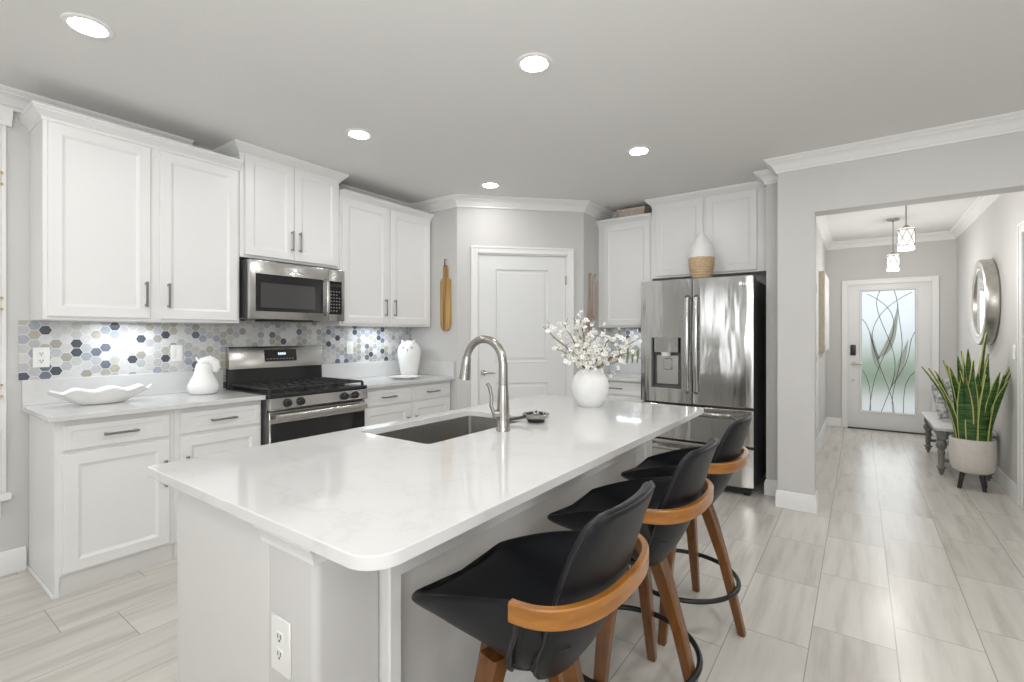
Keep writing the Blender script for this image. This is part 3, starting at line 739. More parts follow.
# badge on the right door: a small round mark and two letters
mb = MB(); f = fr(-.80); mb.lathe([(.001, 0), (.014, 0), (.014, -.003), (.001, -.003)], (-.80, f - .0005, 1.765), 18, axis='y'); put('badge', mb, 'lettering', rd)
cu = bpy.data.curves.new('badge_text', 'FONT'); cu.body = 'LG'; cu.size = .034; cu.extrude = .001; cu.align_x = 'LEFT'
tmp = bpy.data.objects.new('badge_letters', cu); sc.collection.objects.link(tmp); bpy.context.view_layer.update()
me = bpy.data.meshes.new_from_object(tmp.evaluated_get(bpy.context.evaluated_depsgraph_get())); bpy.data.objects.remove(tmp)
tx = bpy.data.objects.new('badge_letters', me); sc.collection.objects.link(tx); tx.parent = rd
me.materials.clear(); me.materials.append(M['lettering'])
tx.location = Vector((-.780, f - .003, 1.753)) - ROOTLOC[rd.name]; tx.rotation_euler = (PI / 2, 0, math.radians(6))

# ------------------------------------------------------------------ island
IX0, IX1, IY0, IY1 = -1.850, -.7275, .5675, 2.915
SX0, SX1, SY0, SY1 = -1.775, -1.345, 1.318, 2.055
def rrect(x0, x1, y0, y1, rs, n=8):
    pts = []
    for (cx, cy, a0, r) in ((x0 + rs[0], y0 + rs[0], 180, rs[0]), (x1 - rs[1], y0 + rs[1], 270, rs[1]), (x1 - rs[2], y1 - rs[2], 0, rs[2]), (x0 + rs[3], y1 - rs[3], 90, rs[3])):
        for k in range(n + 1):
            a = math.radians(a0 + 90 * k / n); pts.append((cx + r * math.cos(a), cy + r * math.sin(a)))
    return pts
def slab_with_hole(outer, inner, z0, z1, bev=.004):
    bm = bmesh.new()
    def ring(pts, z): return [bm.verts.new((p[0], p[1], z)) for p in pts]
    out = MB(); out.bm.free(); out.bm = bm
    from mathutils.geometry import tessellate_polygon
    for z in (z0, z1):
        polys = [[Vector((p[0], p[1], z)) for p in outer], [Vector((p[0], p[1], z)) for p in inner]]
        allp = [q for pl in polys for q in pl]; vsx = [bm.verts.new(q) for q in allp]
        for tri in tessellate_polygon(polys):
            try: bm.faces.new([vsx[i] for i in tri])
            except ValueError: pass
    for pts in (outer, inner):
        a = ring(pts, z0); b = ring(pts, z1); n = len(pts)
        for i in range(n): bm.faces.new([a[i], a[(i + 1) % n], b[(i + 1) % n], b[i]])
    bmesh.ops.remove_doubles(bm, verts=bm.verts, dist=1e-5)
    bmesh.ops.recalc_face_normals(bm, faces=bm.faces)
    ed = [e for e in bm.edges if len(e.link_faces) == 2 and e.calc_face_angle(0) > 1.0 and abs(e.verts[0].co.z - e.verts[1].co.z) < 1e-5]
    bmesh.ops.bevel(bm, geom=ed, offset=bev, segments=2, profile=.5, affect='EDGES')
    return out
mb = slab_with_hole(rrect(IX0, IX1, IY0, IY1, (.012, .075, .02, .012), 16), rrect(SX0, SX1, SY0, SY1, (.02, .02, .02, .02), 4), .885, CT, .0025)
tag(put('island_countertop', mb, 'quartz', smooth=8), 'large white quartz island top with a sink cut out, stools along one side', 'countertop')
PX0, PX1, PY0, PY1 = -1.785, -1.01, .632, 2.86
t = thing('kitchen_island', 'white and taupe kitchen island base under the large quartz top', 'kitchen island', ((PX0 + PX1) / 2, (PY0 + PY1) / 2, 0))
mb = MB()
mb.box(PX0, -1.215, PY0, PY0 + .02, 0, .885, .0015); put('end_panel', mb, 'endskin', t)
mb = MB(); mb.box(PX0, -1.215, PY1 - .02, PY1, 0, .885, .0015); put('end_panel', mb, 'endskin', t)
mb = MB(); mb.box(PX0 + .02, -1.20, PY0 + .02, SY0 - .03, .1, .884); mb.box(PX0 + .02, -1.20, SY1 + .03, PY1 - .02, .1, .884)
mb.box(PX0 + .02, PX0 + .04, SY0 - .03, SY1 + .03, .1, .66); mb.box(-1.22, -1.20, SY0 - .03, SY1 + .03, .1, .884); mb.box(PX0 + .08, -1.20, PY0 + .02, PY1 - .02, 0, .1)
put('carcass', mb, 'cab', t)
for (y0, y1) in ((PY0, PY0 + .19), (PY1 - .19, PY1)):
    mb = MB(); mb.prism(rrect(-1.215, PX1, y0, y1, (.001, .020, .020, .001), 6), lambda p, k: (p[0], p[1], k * .884)); pl = put('pilaster', mb, 'wall', t, 40)
    mb = MB(); prof = [(-.001, -.072), (.008, -.072), (.010, -.060), (.020, -.040), (.026, -.034), (.030, -.028), (.030, -.001), (-.001, -.001)]
    if y0 < 1: mb.sweep([(-1.235, y0), (PX1, y0), (PX1, y0 + .05)], prof, .884, -1)
    else: mb.sweep([(PX1, y1 - .05), (PX1, y1), (-1.235, y1)], prof, .884, -1)
    put('capital', mb, 'white', pl, 14)
mb = MB(); mb.box(-1.20, PX1 - .018, PY0 + .19, PY1 - .19, 0, .884); put('back_panel', mb, 'wall', t)
FI = fx(PX1 - .018); mb = MB()
a, b = PY0 + .19, PY1 - .19
r = [quadring(FI, a, b, .0, .884, -.001), quadring(FI, a, b, .0, .884, .044), quadring(FI, a + .004, b - .004, .004, .880, .048), quadring(FI, a + .038, b - .038, .12, .703, .048), quadring(FI, a + .042, b - .042, .124, .699, .036), quadring(FI, a + .046, b - .046, .128, .695, -.001)]
mb.loft(r, caps=False); put('panel_frame', mb, 'white', t, 25)
FW = lambda u, v, w_: Vector((PX0 - w_, u, v))
for (a, b) in ((.68, 1.24), (1.27, 1.68), (1.69, 2.10), (2.13, 2.82)):
    mb = MB(); panel(mb, FW, a, b, .12, .70 if not (1.25 < a < 2.11) else .86, -.001, .02); d = put('door', mb, 'cab', t, 22)
    bar_pull(FW, b - .03, .60, .155, True, .019, d)
# sink
t = thing('sink', 'rectangular stainless undermount sink set in the island top', 'sink', ((SX0 + SX1) / 2, (SY0 + SY1) / 2, .70))
mb = MB(); R0 = rrect(SX0 + .003, SX1 - .003, SY0 + .003, SY1 - .003, (.02,) * 4, 4); R1 = rrect(SX0 + .006, SX1 - .006, SY0 + .006, SY1 - .006, (.02,) * 4, 4)
R2 = rrect(SX0 + .03, SX1 - .03, SY0 + .03, SY1 - .03, (.03,) * 4, 4); RO = rrect(SX0 - .018, SX1 + .018, SY0 - .018, SY1 + .018, (.03,) * 4, 4); RB = rrect(SX0 - .004, SX1 + .004, SY0 - .004, SY1 + .004, (.03,) * 4, 4)
z3 = lambda P_, z: [Vector((p[0], p[1], z)) for p in P_]
mb.loft([z3(RB, .672), z3(RB, .878), z3(RO, .8795), z3(RO, .884), z3(R0, .884), z3(R1, .70), z3(R2, .685)]); put('basin', mb, 'steelsink', t, 40)
mb = MB(); mb.lathe([(.002, 0), (.045, 0), (.045, .004), (.030, .003), (.028, -.0), (.002, .001)], ((SX0 + SX1) / 2, (SY0 + SY1) / 2, .686), 24); put('drain', mb, 'nickel', t)
# faucet
fxp, fyp = -1.272, 1.70
t = thing('faucet', 'tall brushed nickel gooseneck faucet standing behind the island sink', 'faucet', (fxp, fyp, CT))
mb = MB(); mb.lathe([(.002, 0), (.031, 0), (.031, .006), (.028, .010), (.0275, .06), (.0275, .09), (.0265, .115), (.0235, .16), (.0205, .20), (.002, .20)], (fxp, fyp, CT), 28); put('body', mb, 'nickel', t)
pth = [(fxp, fyp, CT + .19), (fxp, fyp, 1.16), (fxp, fyp, 1.205)]
for k in range(1, 13):
    a = PI * k / 12.0 * .93; pth.append((fxp - .107 + .107 * math.cos(a), fyp, 1.205 + .112 * math.sin(a)))
mb = MB(); mb.tube(pth, lambda s: .0205 - .004 * s, 16); put('neck', mb, 'nickel', t)
p0 = Vector(pth[-1]); p1 = p0 + Vector((-.014, 0, -.10))
mb = MB(); mb.tube([p0 + (p0 - p1) * .08, p0, p0.lerp(p1, .35), p0.lerp(p1, .8), p1], lambda s: .0175 + .010 * s, 18); put('spray_head', mb, 'nickel', t)
mb = MB(); hd = Vector((-.62, -.78, 0)).normalized()
c = Vector((fxp, fyp, CT + .075))
mb.tube([c + hd * .015, c + hd * .045], .019, 16)
mb.tube([c + hd * .040, c + hd * .055 + Vector((0, 0, .035)), c + hd * .052 + Vector((0, 0, .075)), c + hd * .060 + Vector((0, 0, .115)), c + hd * .072 + Vector((0, 0, .135))], lambda s: (.011 - .003 * s, .008), 12); put('handle', mb, 'nickel', t)
# sink strainer
t = thing('sink_strainer', 'small steel and black sink strainer lying beyond the faucet', 'strainer', (-1.28, 1.95, CT))
c = (-1.272, 1.965, CT)
mb = MB(); mb.lathe([(.002, .001), (.040, .001), (.044, .016), (.040, .017), (.002, .014)], c, 28); put('base', mb, 'dark', t)
mb = MB(); mb.lathe([(.046, .014), (.062, .024), (.066, .040), (.062, .042), (.052, .030), (.040, .026), (.002, .026)], c, 28); put('rim', mb, 'nickel', t)
mb = MB(); mb.tube([(c[0] - .03, c[1] - .03, CT + .03), (c[0] - .06, c[1] - .065, CT + .022), (c[0] - .085, c[1] - .10, CT + .018)], lambda s: (.011, .007), 10); put('handle', mb, 'dark', t)
mb = MB()
for a in (0, 2.1, 4.2): mb.tube([(c[0] + .05 * math.cos(a), c[1] + .05 * math.sin(a), CT + .038), (c[0] + .02 * math.cos(a), c[1] + .02 * math.sin(a), CT + .046)], .007, 8)
put('clip', mb, 'dark', t)

# electric outlets
def outlet(label, F, u, v, kind, group=None, k=1.0):
    t = thing('electric_outlet' if kind == 'outlet' else 'light_switch', label, 'outlet' if kind == 'outlet' else 'switch', F(u, v - .058, 0), group)
    hw = .036 * k
    mb = MB(); fbox(mb, F, u - hw, u + hw, v - .058 * k, v + .058 * k, 0, .006, .002); put('wall_plate', mb, 'plate', t)
    if kind == 'outlet':
        for dv in (-.021, .021):
            mb = MB(); fbox(mb, F, u - .016, u + .016, v + dv - .014, v + dv + .014, .004, .008, .002); sk = put('socket', mb, 'plate', t)
            mb = MB()
            for du in (-.006, .006): fbox(mb, F, u + du - .0015, u + du + .0015, v + dv - .002, v + dv + .008, .0078, .0085)
            fbox(mb, F, u - .003, u + .003, v + dv - .010, v + dv - .005, .0078, .0085); put('slots', mb, 'dark', sk)
    else:
        for du in ([0] if kind == 'switch' else [-.023, .023]):
            mb = MB(); fbox(mb, F, u + du - .014, u + du + .014, v - .030, v + .030, .004, .009, .003); put('rocker', mb, 'plate', t)
    return t
outlet('white duplex outlet on the end of the island under the moulding', fy(PY0), -1.150, .574, 'outlet', None, 1.17)
outlet('white duplex outlet on the hexagon backsplash behind the wavy dish', fx(XA + .008), .677, 1.206, 'outlet')
outlet('white double switch on the hexagon backsplash above the bird-shaped ceramic', fx(XA + .008), 1.362, 1.210, 'wide')
outlet('white single switch on the hexagon backsplash right of the range', fx(XA + .008), 2.77, 1.22, 'switch')
outlet('white switch on the hall wall above the snake plant', lambda u, v, w_: Vector((HR - w_, u, v)), 5.60, 1.20, 'switch')

# ------------------------------------------------------------------ bar stools
def lerp_tab(tab, x):
    for (a, va), (b, vb) in zip(tab, tab[1:]):
        if x <= b: k = (x - a) / (b - a); return va + (vb - va) * k
    return tab[-1][1]
def make_stool(label, group):
    """seat faces -x; local u = -x"""
    t = thing('bar_stool', label, 'bar stool', (0, 0, 0), group)
    L = lambda u, v, z: Vector((-u, v, z))
    # moulded seat: pan with rising side wings
    mb = MB(); rings = []
    us = [.228, .224, .212, .19, .16, .10, .04, -.02, -.08, -.125, -.143, -.150, -.152, -.165, -.19]
    for u in us:
        tail = u < -.1505
        zw = lerp_tab([(-.20, .668), (-.152, .672), (-.150, .792), (-.08, .779), (0, .759), (.08, .737), (.16, .708), (.20, .692), (.232, .680)], u)
        zp = lerp_tab([(-.20, .648), (0, .655), (.12, .664), (.20, .674), (.222, .672), (.228, .664)], u)
        zb = lerp_tab([(-.20, .640), (-.152, .636), (-.151, .566), (-.12, .572), (0, .594), (.12, .616), (.20, .632), (.222, .640), (.228, .650)], u)
        W = lerp_tab([(-.20, .12), (-.152, .15), (-.151, .228), (0, .236), (.12, .228), (.19, .214), (.212, .205), (.224, .193), (.228, .180)], u)
        zw = max(zw, zp + .004)
        half = [(0, zp - .010), (W * .45, zp - .006), (W * .70, zp), (W * .80, zp + (zw - zp) * .22), (W * .88, zw - (zw - zp) * .14), (W * .93, zw + .003), (W * .985, zw - .001), (W, zw - .010),
                (W * .985, zw - (zw - zb) * .30), (W * .84, zb + (zw - zb) * .30), (W * .60, zb + .010), (W * .36, zb), (0, zb)]
        sk = 0 if tail or u > -.02 else .30 * (-.02 - u) / .13
        ring = [L(u + sk * (zw - z) * (1 if v > W * .75 or z < zp - .03 else .35), v, z) for (v, z) in half]
        ring += [Vector((p.x, -p.y, p.z)) for p in ring[-2:0:-1]]
        rings.append(ring)
    mb.loft(rings); put('seat', mb, 'leather', t, 60)
    o = [q for q in bpy.data.objects if q.parent == t][-1]
    sm = o.modifiers.new('smooth', 'SUBSURF'); sm.levels = 1; sm.render_levels = 1
    # shield-shaped back shell
    hw = [(0, .082), (.03, .110), (.08, .130), (.20, .152), (.40, .170), (.60, .177), (.80, .176), (.90, .173), (.95, .168), (.98, .156), (1.0, .125)]
    mb = MB(); N = 12; front = []; bs = [0, .015, .03, .055, .08, .14, .2, .3, .4, .5, .6, .7, .8, .87, .92, .945, .965, .985, 1.0]
    def surf(b_, a_):
        H = lerp_tab(hw, b_); v = a_ * H; z = .548 + .426 * b_
        u = lerp_tab([(0, -.120), (.15, -.165), (.3, -.198), (.45, -.222), (.6, -.241), (.8, -.264), (1, -.290)], b_) + (.085 - .055 * b_) * (abs(v) / .18) ** 2.2
        return u, v, z
    rows = []
    for b_ in bs:
        row = []
        e = .4 if b_ in (0, 1.0) else 1
        for k in range(N + 1):
            u, v, z = surf(b_, -1 + 2 * k / N); th = .016 * e * (1 if 0 < k < N else .55); row.append(L(u + th, v, z))
        for k in range(N, -1, -1):
            u, v, z = surf(b_, -1 + 2 * k / N); th = .016 * e * (1 if 0 < k < N else .55); row.append(L(u - th, v, z))
        rows.append(row)
    mb.loft(rows); bk = put('backrest', mb, 'leather', t, 70)
    mb = MB(); pth = []
    for b_ in bs: u, v, z = surf(b_, -1); pth.append(L(u - .002, v - .001, z))
    for k in range(1, N): u, v, z = surf(1.0, -1 + 2 * k / N); pth.append(L(u - .004, v, z + .001))
    for b_ in bs[::-1]: u, v, z = surf(b_, 1); pth.append(L(u - .002, v + .001, z))
    mb.tube(pth, .0045, 8); put('piping', mb, 'stitch', bk)
    # stitched cuffs where the wings take the wooden band
    for sgn in (-1, 1):
        mb = MB(); mb.tube([L(-.128, sgn * .232, .796), L(-.136, sgn * .240, .770), L(-.128, sgn * .236, .73), L(-.105, sgn * .222, .68), L(-.075, sgn * .185, .615), L(-.05, sgn * .14, .575)], .006, 8)
        put('cuff', mb, 'stitch', t)
    # bent-wood band running round the back from wing to wing
    mb = MB(); rings = []
    for k in range(41):
        a = -PI / 2 + PI * k / 40; sgn = 1 if math.sin(a) >= 0 else -1
        v = .243 * sgn * abs(math.sin(a)) ** .80; u = -.122 - .152 * max(0, math.cos(a)) ** .80
        a2 = a + .02; sg2 = 1 if math.sin(a2) >= 0 else -1
        rings.append((u, v))
    pts = rings; rings = []
    for i, (u, v) in enumerate(pts):
        q0, q1 = pts[max(0, i - 1)], pts[min(40, i + 1)]; d = Vector((q1[0] - q0[0], q1[1] - q0[1])).normalized(); n = Vector((d.y, -d.x))
        zc = .780
        rings.append([L(u + n.x * a, v + n.y * a, zc + z) for (a, z) in ((-.010, -.018), (-.007, -.021), (.007, -.021), (.010, -.018), (.010, .018), (.007, .021), (-.007, .021), (-.010, .018))])
    mb.loft(rings); bd = put('wooden_band', mb, 'oak2', t, 40)
    mb = MB(); mb.lathe([(.002, 0), (.10, 0), (.105, .006), (.105, .016), (.09, .03), (.002, .03)], (0, 0, .540), 32); put('swivel_plate', mb, 'blackmetal', t)
    for k in range(4):
        a = k * PI / 2; d = Vector((math.cos(a), math.sin(a), 0)); s_ = Vector((-d.y, d.x, 0)); rings = []
        for (r_, z, wr, ws) in ((.268, 0, .012, .014), (.267, .006, .016, .017), (.19, .32, .021, .023), (.138, .48, .027, .029), (.106, .565, .028, .030)):
            c_ = d * r_ + Vector((0, 0, z)); b_ = .25
            rings.append([c_ + d * (x * wr) + s_ * (y * ws) for (x, y) in ((-1, -1 + b_), (-1 + b_, -1), (1 - b_, -1), (1, -1 + b_), (1, 1 - b_), (1 - b_, 1), (-1 + b_, 1), (-1, 1 - b_))])
        mb = MB(); mb.loft(rings); put('leg', mb, 'legwood', t, 30)
    mb = MB(); mb.torus((0, 0, .20), .250, .0105, 56, 10); put('footrest_ring', mb, 'blackmetal', t)
    return t
G = 'bar stools along the island'
s1 = make_stool('black leather bar stool nearest the camera at the island corner', G)
s1.location = (-.692, 1.03, 0)
s2 = copy_tree(s1); s2.location = (-.692, 1.68, 0); s2['label'] = 'black leather bar stool in the middle of the row of three'
s3 = copy_tree(s1); s3.location = (-.692, 2.34, 0); s3['label'] = 'black leather bar stool nearest the refrigerator'
for q in [q for q in bpy.data.objects if q.parent == s1 and q.name.startswith('leg')]: q.rotation_euler = (0, 0, math.radians(-13))   # its seat is swivelled a little on the base

# ------------------------------------------------------------------ ceramics and ornaments
# round vase with blossom branches on the island
vx, vy = -1.30, 2.60
tag(put('vase', MB().lathe([(.002, 0), (.058, 0), (.064, .004), (.092, .05), (.108, .10), (.110, .13), (.100, .17), (.078, .200), (.060, .212), (.058, .220), (.053, .220), (.056, .208), (.088, .165), (.095, .12), (.07, .03), (.002, .02)], (vx, vy, CT), 44, 'mattewhite'), None, smooth=50),
    'round matte white vase holding blossom branches on the island', 'vase')
t = thing('blossom_arrangement', 'bare twigs with white blossom standing in the round island vase', 'flowers', (vx, vy, CT + .02))
rnd = random.Random(11)
def blossom(mb, c, r, rr):
    ax = Vector((rr.uniform(-1, 1), rr.uniform(-1, 1), rr.uniform(-.5, 1))).normalized(); e1 = ax.orthogonal().normalized(); e2 = ax.cross(e1)
    for k in range(5):
        a = 2 * PI * k / 5 + rr.uniform(-.2, .2); d = e1 * math.cos(a) + e2 * math.sin(a); s = ax.cross(d)
        v = [c + ax * .002, c + d * r * .45 + s * r * .38 + ax * r * .12, c + d * r * .95 + s * r * .22 + ax * r * .35, c + d * r + ax * r * .42, c + d * r * .95 - s * r * .22 + ax * r * .35, c + d * r * .45 - s * r * .38 + ax * r * .12]
        V = [mb.bm.verts.new(q) for q in v]; mb.face(V, 'petal')
    mb.sphere(c + ax * r * .15, r * .17, 'pistil', u=6, v=4)
tips = [((-1.491, 2.377, 1.383), 0.25), ((-1.476, 2.572, 1.416), 0.3), ((-1.34, 2.547, 1.425), 1.0), ((-1.441, 2.66, 1.442), 0.5), ((-1.187, 2.658, 1.336), 1.0), ((-1.089, 2.851, 1.318), 0.75), ((-1.052, 2.631, 1.239), 0.6), ((-1.224, 2.385, 1.254), 1.1), ((-1.33, 2.431, 1.239), 1.1), ((-1.331, 2.8, 1.261), 1.0), ((-1.149, 2.746, 1.174), 0.1), ((-1.455, 2.464, 1.254), 0.25)]
for (tip, dens) in tips:
    tip = Vector(tip); b0 = Vector((vx, vy, CT + .06)); b1 = Vector((vx, vy, CT + .215)) + Vector(((tip.x - vx) * .10, (tip.y - vy) * .10, 0))
    pth = []
    mid = b1.lerp(tip, .5) + Vector((rnd.uniform(-.02, .02), rnd.uniform(-.02, .02), .03))
    for k in range(11):
        s = k / 10
        p = b1 * (1 - s) ** 2 + mid * 2 * s * (1 - s) + tip * s * s
        p += Vector((rnd.uniform(-1, 1), rnd.uniform(-1, 1), rnd.uniform(-1, 1))) * .004
        pth.append(p)
    mb = MB(); mb.tube([b0] + pth, lambda s: .0055 - .0035 * s, 7)
    for k in range(4):
        p = pth[3 + 2 * k % 7]; mb.tube([p, p + Vector((rnd.uniform(-.03, .03), rnd.uniform(-.03, .03), rnd.uniform(.0, .05)))], lambda s: .002 - .001 * s, 5)
    br = put('branch', mb, 'twig', t)
    mb = MB(); mb.mi('petal'); mb.mi('pistil')
    for k in range(int(46 * dens) + 2):
        s = rnd.uniform(.35, 1.0) if dens > .3 else rnd.uniform(.55, 1.0); p = pth[min(10, int(s * 10))]; sp_ = .036 if dens > .3 else .016
        blossom(mb, p + Vector((rnd.gauss(0, sp_), rnd.gauss(0, sp_), rnd.gauss(.006, sp_))), rnd.uniform(.011, .019), rnd)
    put('blossoms', mb, None, br, 0)
# drooping green-grey catkins on the right side
for p in ((-1.114, 2.722, 1.259), (-1.097, 2.759, 1.259), (-1.081, 2.796, 1.258)):
    p = Vector(p); mb = MB(); mb.tube([p, p + Vector((0, 0, -.04)), p + Vector((-.006, 0, -.09))], lambda s: .004 + .005 * math.sin(PI * min(1, s + .1)), 8); put('catkin', mb, 'budgreen', t)

# teardrop vase in its basket on the refrigerator
t = thing('basket_vase', 'white teardrop vase in a woven rattan base on top of the refrigerator', 'vase', (-1.165, 4.56, FZT))
prof = [(.002, 0), (.074, 0)]
for k in range(1, 49):
    z = .205 * k / 48; prof.append((.074 + .036 * math.sin(z / .205 * PI * .55) + .004 * math.sin(z / .205 * 2 * PI * 9), z))
prof += [(.100, .208), (.002, .208)]
mb = MB(); mb.lathe(prof, (-1.165, 4.56, FZT), 40, wob=lambda a, z: 1 + .012 * math.sin(a * 14 + z * 90)); put('woven_base', mb, 'basket', t, 60)
mb = MB(); mb.lathe([(.002, .20), (.106, .20), (.110, .225), (.106, .265), (.090, .315), (.062, .365), (.035, .405), (.021, .43), (.015, .456), (.010, .460), (.002, .456)], (-1.165, 4.56, FZT), 40); put('ceramic_body', mb, 'mattewhite', t, 60)

# long wavy dish
mb = MB(); NS = 72; c = Vector((-3.63, .90, CA)); outer = []; prof_ = [(.0, .004), (.42, .002), (.5, .010), (.70, .040), (.88, .066), (1.0, .082)]
def dish_pt(a, k, z, wave):
    w1 = 1 + .045 * wave * math.sin(9 * a); rx, ry = .098 * w1, .240 * (1 + .03 * wave * math.sin(9 * a + 1))
    return c + Vector((rx * k * math.cos(a), ry * k * math.sin(a), z + .010 * wave * math.sin(9 * a + .6)))
rings = []
for (k, z) in prof_: rings.append([dish_pt(2 * PI * i / NS, max(k, .01), z if k > .3 else 0, max(0, (k - .5) * 2)) for i in range(NS)])
for (k, z) in prof_[::-1]: rings.append([dish_pt(2 * PI * i / NS, max(k - .02, .01), z + .006, max(0, (k - .5) * 2)) for i in range(NS)])
mb.loft(rings, 'porcelain'); tag(put('serving_dish', mb, None, smooth=60), 'long white boat-shaped dish with wavy rim on the left counter', 'dish')

# bird-shaped ceramic beside the range
t = thing('ceramic_bird', 'white bird-shaped ceramic with curled head on the counter left of the range', 'ornament', (-3.665, 1.455, CA))
c = (-3.665, 1.455, CA)
mb = MB(); mb.lathe([(.002, 0), (.070, 0), (.086, .012), (.095, .04), (.093, .065), (.080, .095), (.064, .125), (.055, .15), (.052, .175), (.045, .195), (.028, .207), (.002, .211)], c, 36); put('body', mb, 'porcelain', t, 60)
dv = Vector((.35, .94, 0)).normalized(); cc = Vector(c)
mb = MB(); mb.tube([cc + dv * -.028 + Vector((0, 0, .180)), cc + dv * .0 + Vector((0, 0, .222)), cc + dv * .034 + Vector((0, 0, .232)), cc + dv * .066 + Vector((0, 0, .212)), cc + dv * .076 + Vector((0, 0, .178)), cc + dv * .064 + Vector((0, 0, .150))], lambda s: .016 + .018 * math.sin(PI * (.15 + .75 * s)), 16); put('curled_head', mb, 'porcelain', t, 60)
mb = MB(); mb.tube([cc + dv * -.015 + Vector((0, 0, .21)), cc + dv * -.04 + Vector((0, 0, .245)), cc + dv * -.045 + Vector((0, 0, .255))], lambda s: .012 - .009 * s, 10); put('beak', mb, 'porcelain', t, 60)

# owl jar and the small plate before it
t = thing('owl_jar', 'white ceramic owl jar standing in the corner of the right counter', 'jar', (-3.66, 3.32, CA))
c = Vector((-3.66, 3.32, CA))
mb = MB(); mb.lathe([(.002, 0), (.078, 0), (.084, .008), (.094, .08), (.108, .16), (.116, .215), (.115, .25), (.104, .29), (.080, .325), (.045, .348), (.012, .355), (.002, .355)], c, 40); put('body', mb, 'porcelain', t, 60)
fd = Vector((.62, -.78, 0)).normalized(); sd = Vector((.78, .62, 0))
for s_ in (-1, 1):
    mb = MB(); p = c + fd * .086 + sd * (s_ * .036) + Vector((0, 0, .277))
    mb.tube([p - fd * .012, p + fd * .012], .026, 18); e = put('eye_ring', mb, 'porcelain', t, 40)
    mb = MB(); mb.tube([p + fd * .008, p + fd * .014], .013, 14); put('eye', mb, 'fridgeside', t)
    mb = MB(); p = c + fd * .055 + sd * (s_ * .045) + Vector((0, 0, .325)); mb.tube([p, p + sd * (s_ * .02) + Vector((0, 0, .035))], lambda s: .018 - .014 * s, 10); put('ear_tuft', mb, 'porcelain', t)
mb = MB(); p = c + fd * .100 + Vector((0, 0, .262)); mb.tube([p - fd * .01, p + fd * .008, p + fd * .012 + Vector((0, 0, -.028))], lambda s: .011 - .007 * s, 10); put('beak', mb, 'fridgeside', t)
mb = MB(); mb.lathe([(.002, .001), (.09, .001), (.09, .006), (.138, .015), (.143, .020), (.134, .020), (.09, .012), (.002, .010)], (-3.46, 3.085, CA), 44, 'porcelain')
tag(put('plate', mb, None, smooth=40), 'low white oval plate lying before the owl jar', 'plate')

# hanging paddle board, spoon and paddle
t = thing('cutting_board', 'long striped wooden paddle board hanging on the wall left of pantry door', 'cutting board', (-3.335, 3.525, 1.38))
def board(F, uc, z0, z1, hwid, hz, neck, w0, w1, hole=True, n=8):
    o = []
    for k in range(n + 1): a = PI + PI * k / n; o.append((uc + hwid * math.cos(a), z0 + hwid + hwid * math.sin(a)))
    for k in range(n + 1): a = PI / 2 * k / n; o.append((uc + neck + (hwid - neck) * math.cos(a), hz + (hwid - neck) * .9 * math.sin(a)))
    for k in range(n + 1): a = PI * k / n; o.append((uc + neck * 1.15 * math.cos(a), z1 - neck * 1.15 + neck * 1.15 * math.sin(a)))
    for k in range(n + 1): a = PI / 2 + PI / 2 * k / n; o.append((uc - neck + (hwid - neck) * math.cos(a), hz + (hwid - neck) * .9 * math.sin(a)))
    mb = MB(); mb.prism(o, lambda p, k: F(p[0], p[1], w0 + k * (w1 - w0)), bev=.003); return mb
put('board', board(fy(PY), -3.352, 1.375, 2.04, .066, 1.87, .026, .004, .024), 'oak', t, 40)
mb = MB(); mb.tube([(-3.352, 3.535, 2.09), (-3.352, 3.505, 2.09)], .004, 8); mb.tube([(-3.352, 3.509, 2.015), (-3.358, 3.508, 2.055), (-3.352, 3.507, 2.093), (-3.346, 3.508, 2.055), (-3.352, 3.509, 2.015)], .003, 6); put('hanging_loop', mb, 'blackmetal', t)
FS = fx(PB.x)
t = thing('wooden_spoon', 'long brown wooden spoon hanging on the wall right of pantry door', 'spoon', (PB.x + .02, 4.575, 1.38))
mb = MB(); sec = []
for (z, hw_) in ((1.385, .008), (1.40, .032), (1.44, .050), (1.50, .056), (1.55, .048), (1.60, .026), (1.64, .016), (1.80, .013), (1.95, .016), (1.985, .012), (1.99, .006)):
    sec.append([FS(4.575 - hw_, z, .012), FS(4.575 - hw_ * .6, z, .022), FS(4.575 + hw_ * .6, z, .022), FS(4.575 + hw_, z, .012), FS(4.575 + hw_ * .5, z, .004), FS(4.575 - hw_ * .5, z, .004)])
mb.loft(sec); put('spoon_body', mb, 'spoonwood', t, 60)
mb = MB(); mb.tube([FS(4.575, 1.975, 0), FS(4.575, 1.975, .026)], .004, 8); put('nail', mb, 'blackmetal', t)
t = thing('wooden_paddle', 'pale wooden paddle hanging behind the long brown spoon', 'paddle', (PB.x + .02, 4.69, 1.6))
put('paddle_body', board(FS, 4.69, 1.50, 1.99, .045, 1.90, .018, .003, .015), 'palewood', t, 40)
mb = MB(); mb.tube([FS(4.69, 1.97, 0), FS(4.69, 1.97, .02)], .004, 8); put('nail', mb, 'blackmetal', t)
# flared pale box lying on the narrow cabinet
mb = MB(); rings = [[Vector((x, y, z)) for (x, y) in ((-2.06 - e, 4.86 - e), (-1.83 + e, 4.86 - e), (-1.83 + e, 5.0), (-2.06 - e, 5.0))] for (e, z) in ((0, 2.523), (.03, 2.64), (.036, 2.642), (.036, 2.668))]
mb.loft(rings); tag(put('flared_box', mb, 'palewood', smooth=20), 'pale flared wooden box on top of the narrow wall cabinet', 'box')

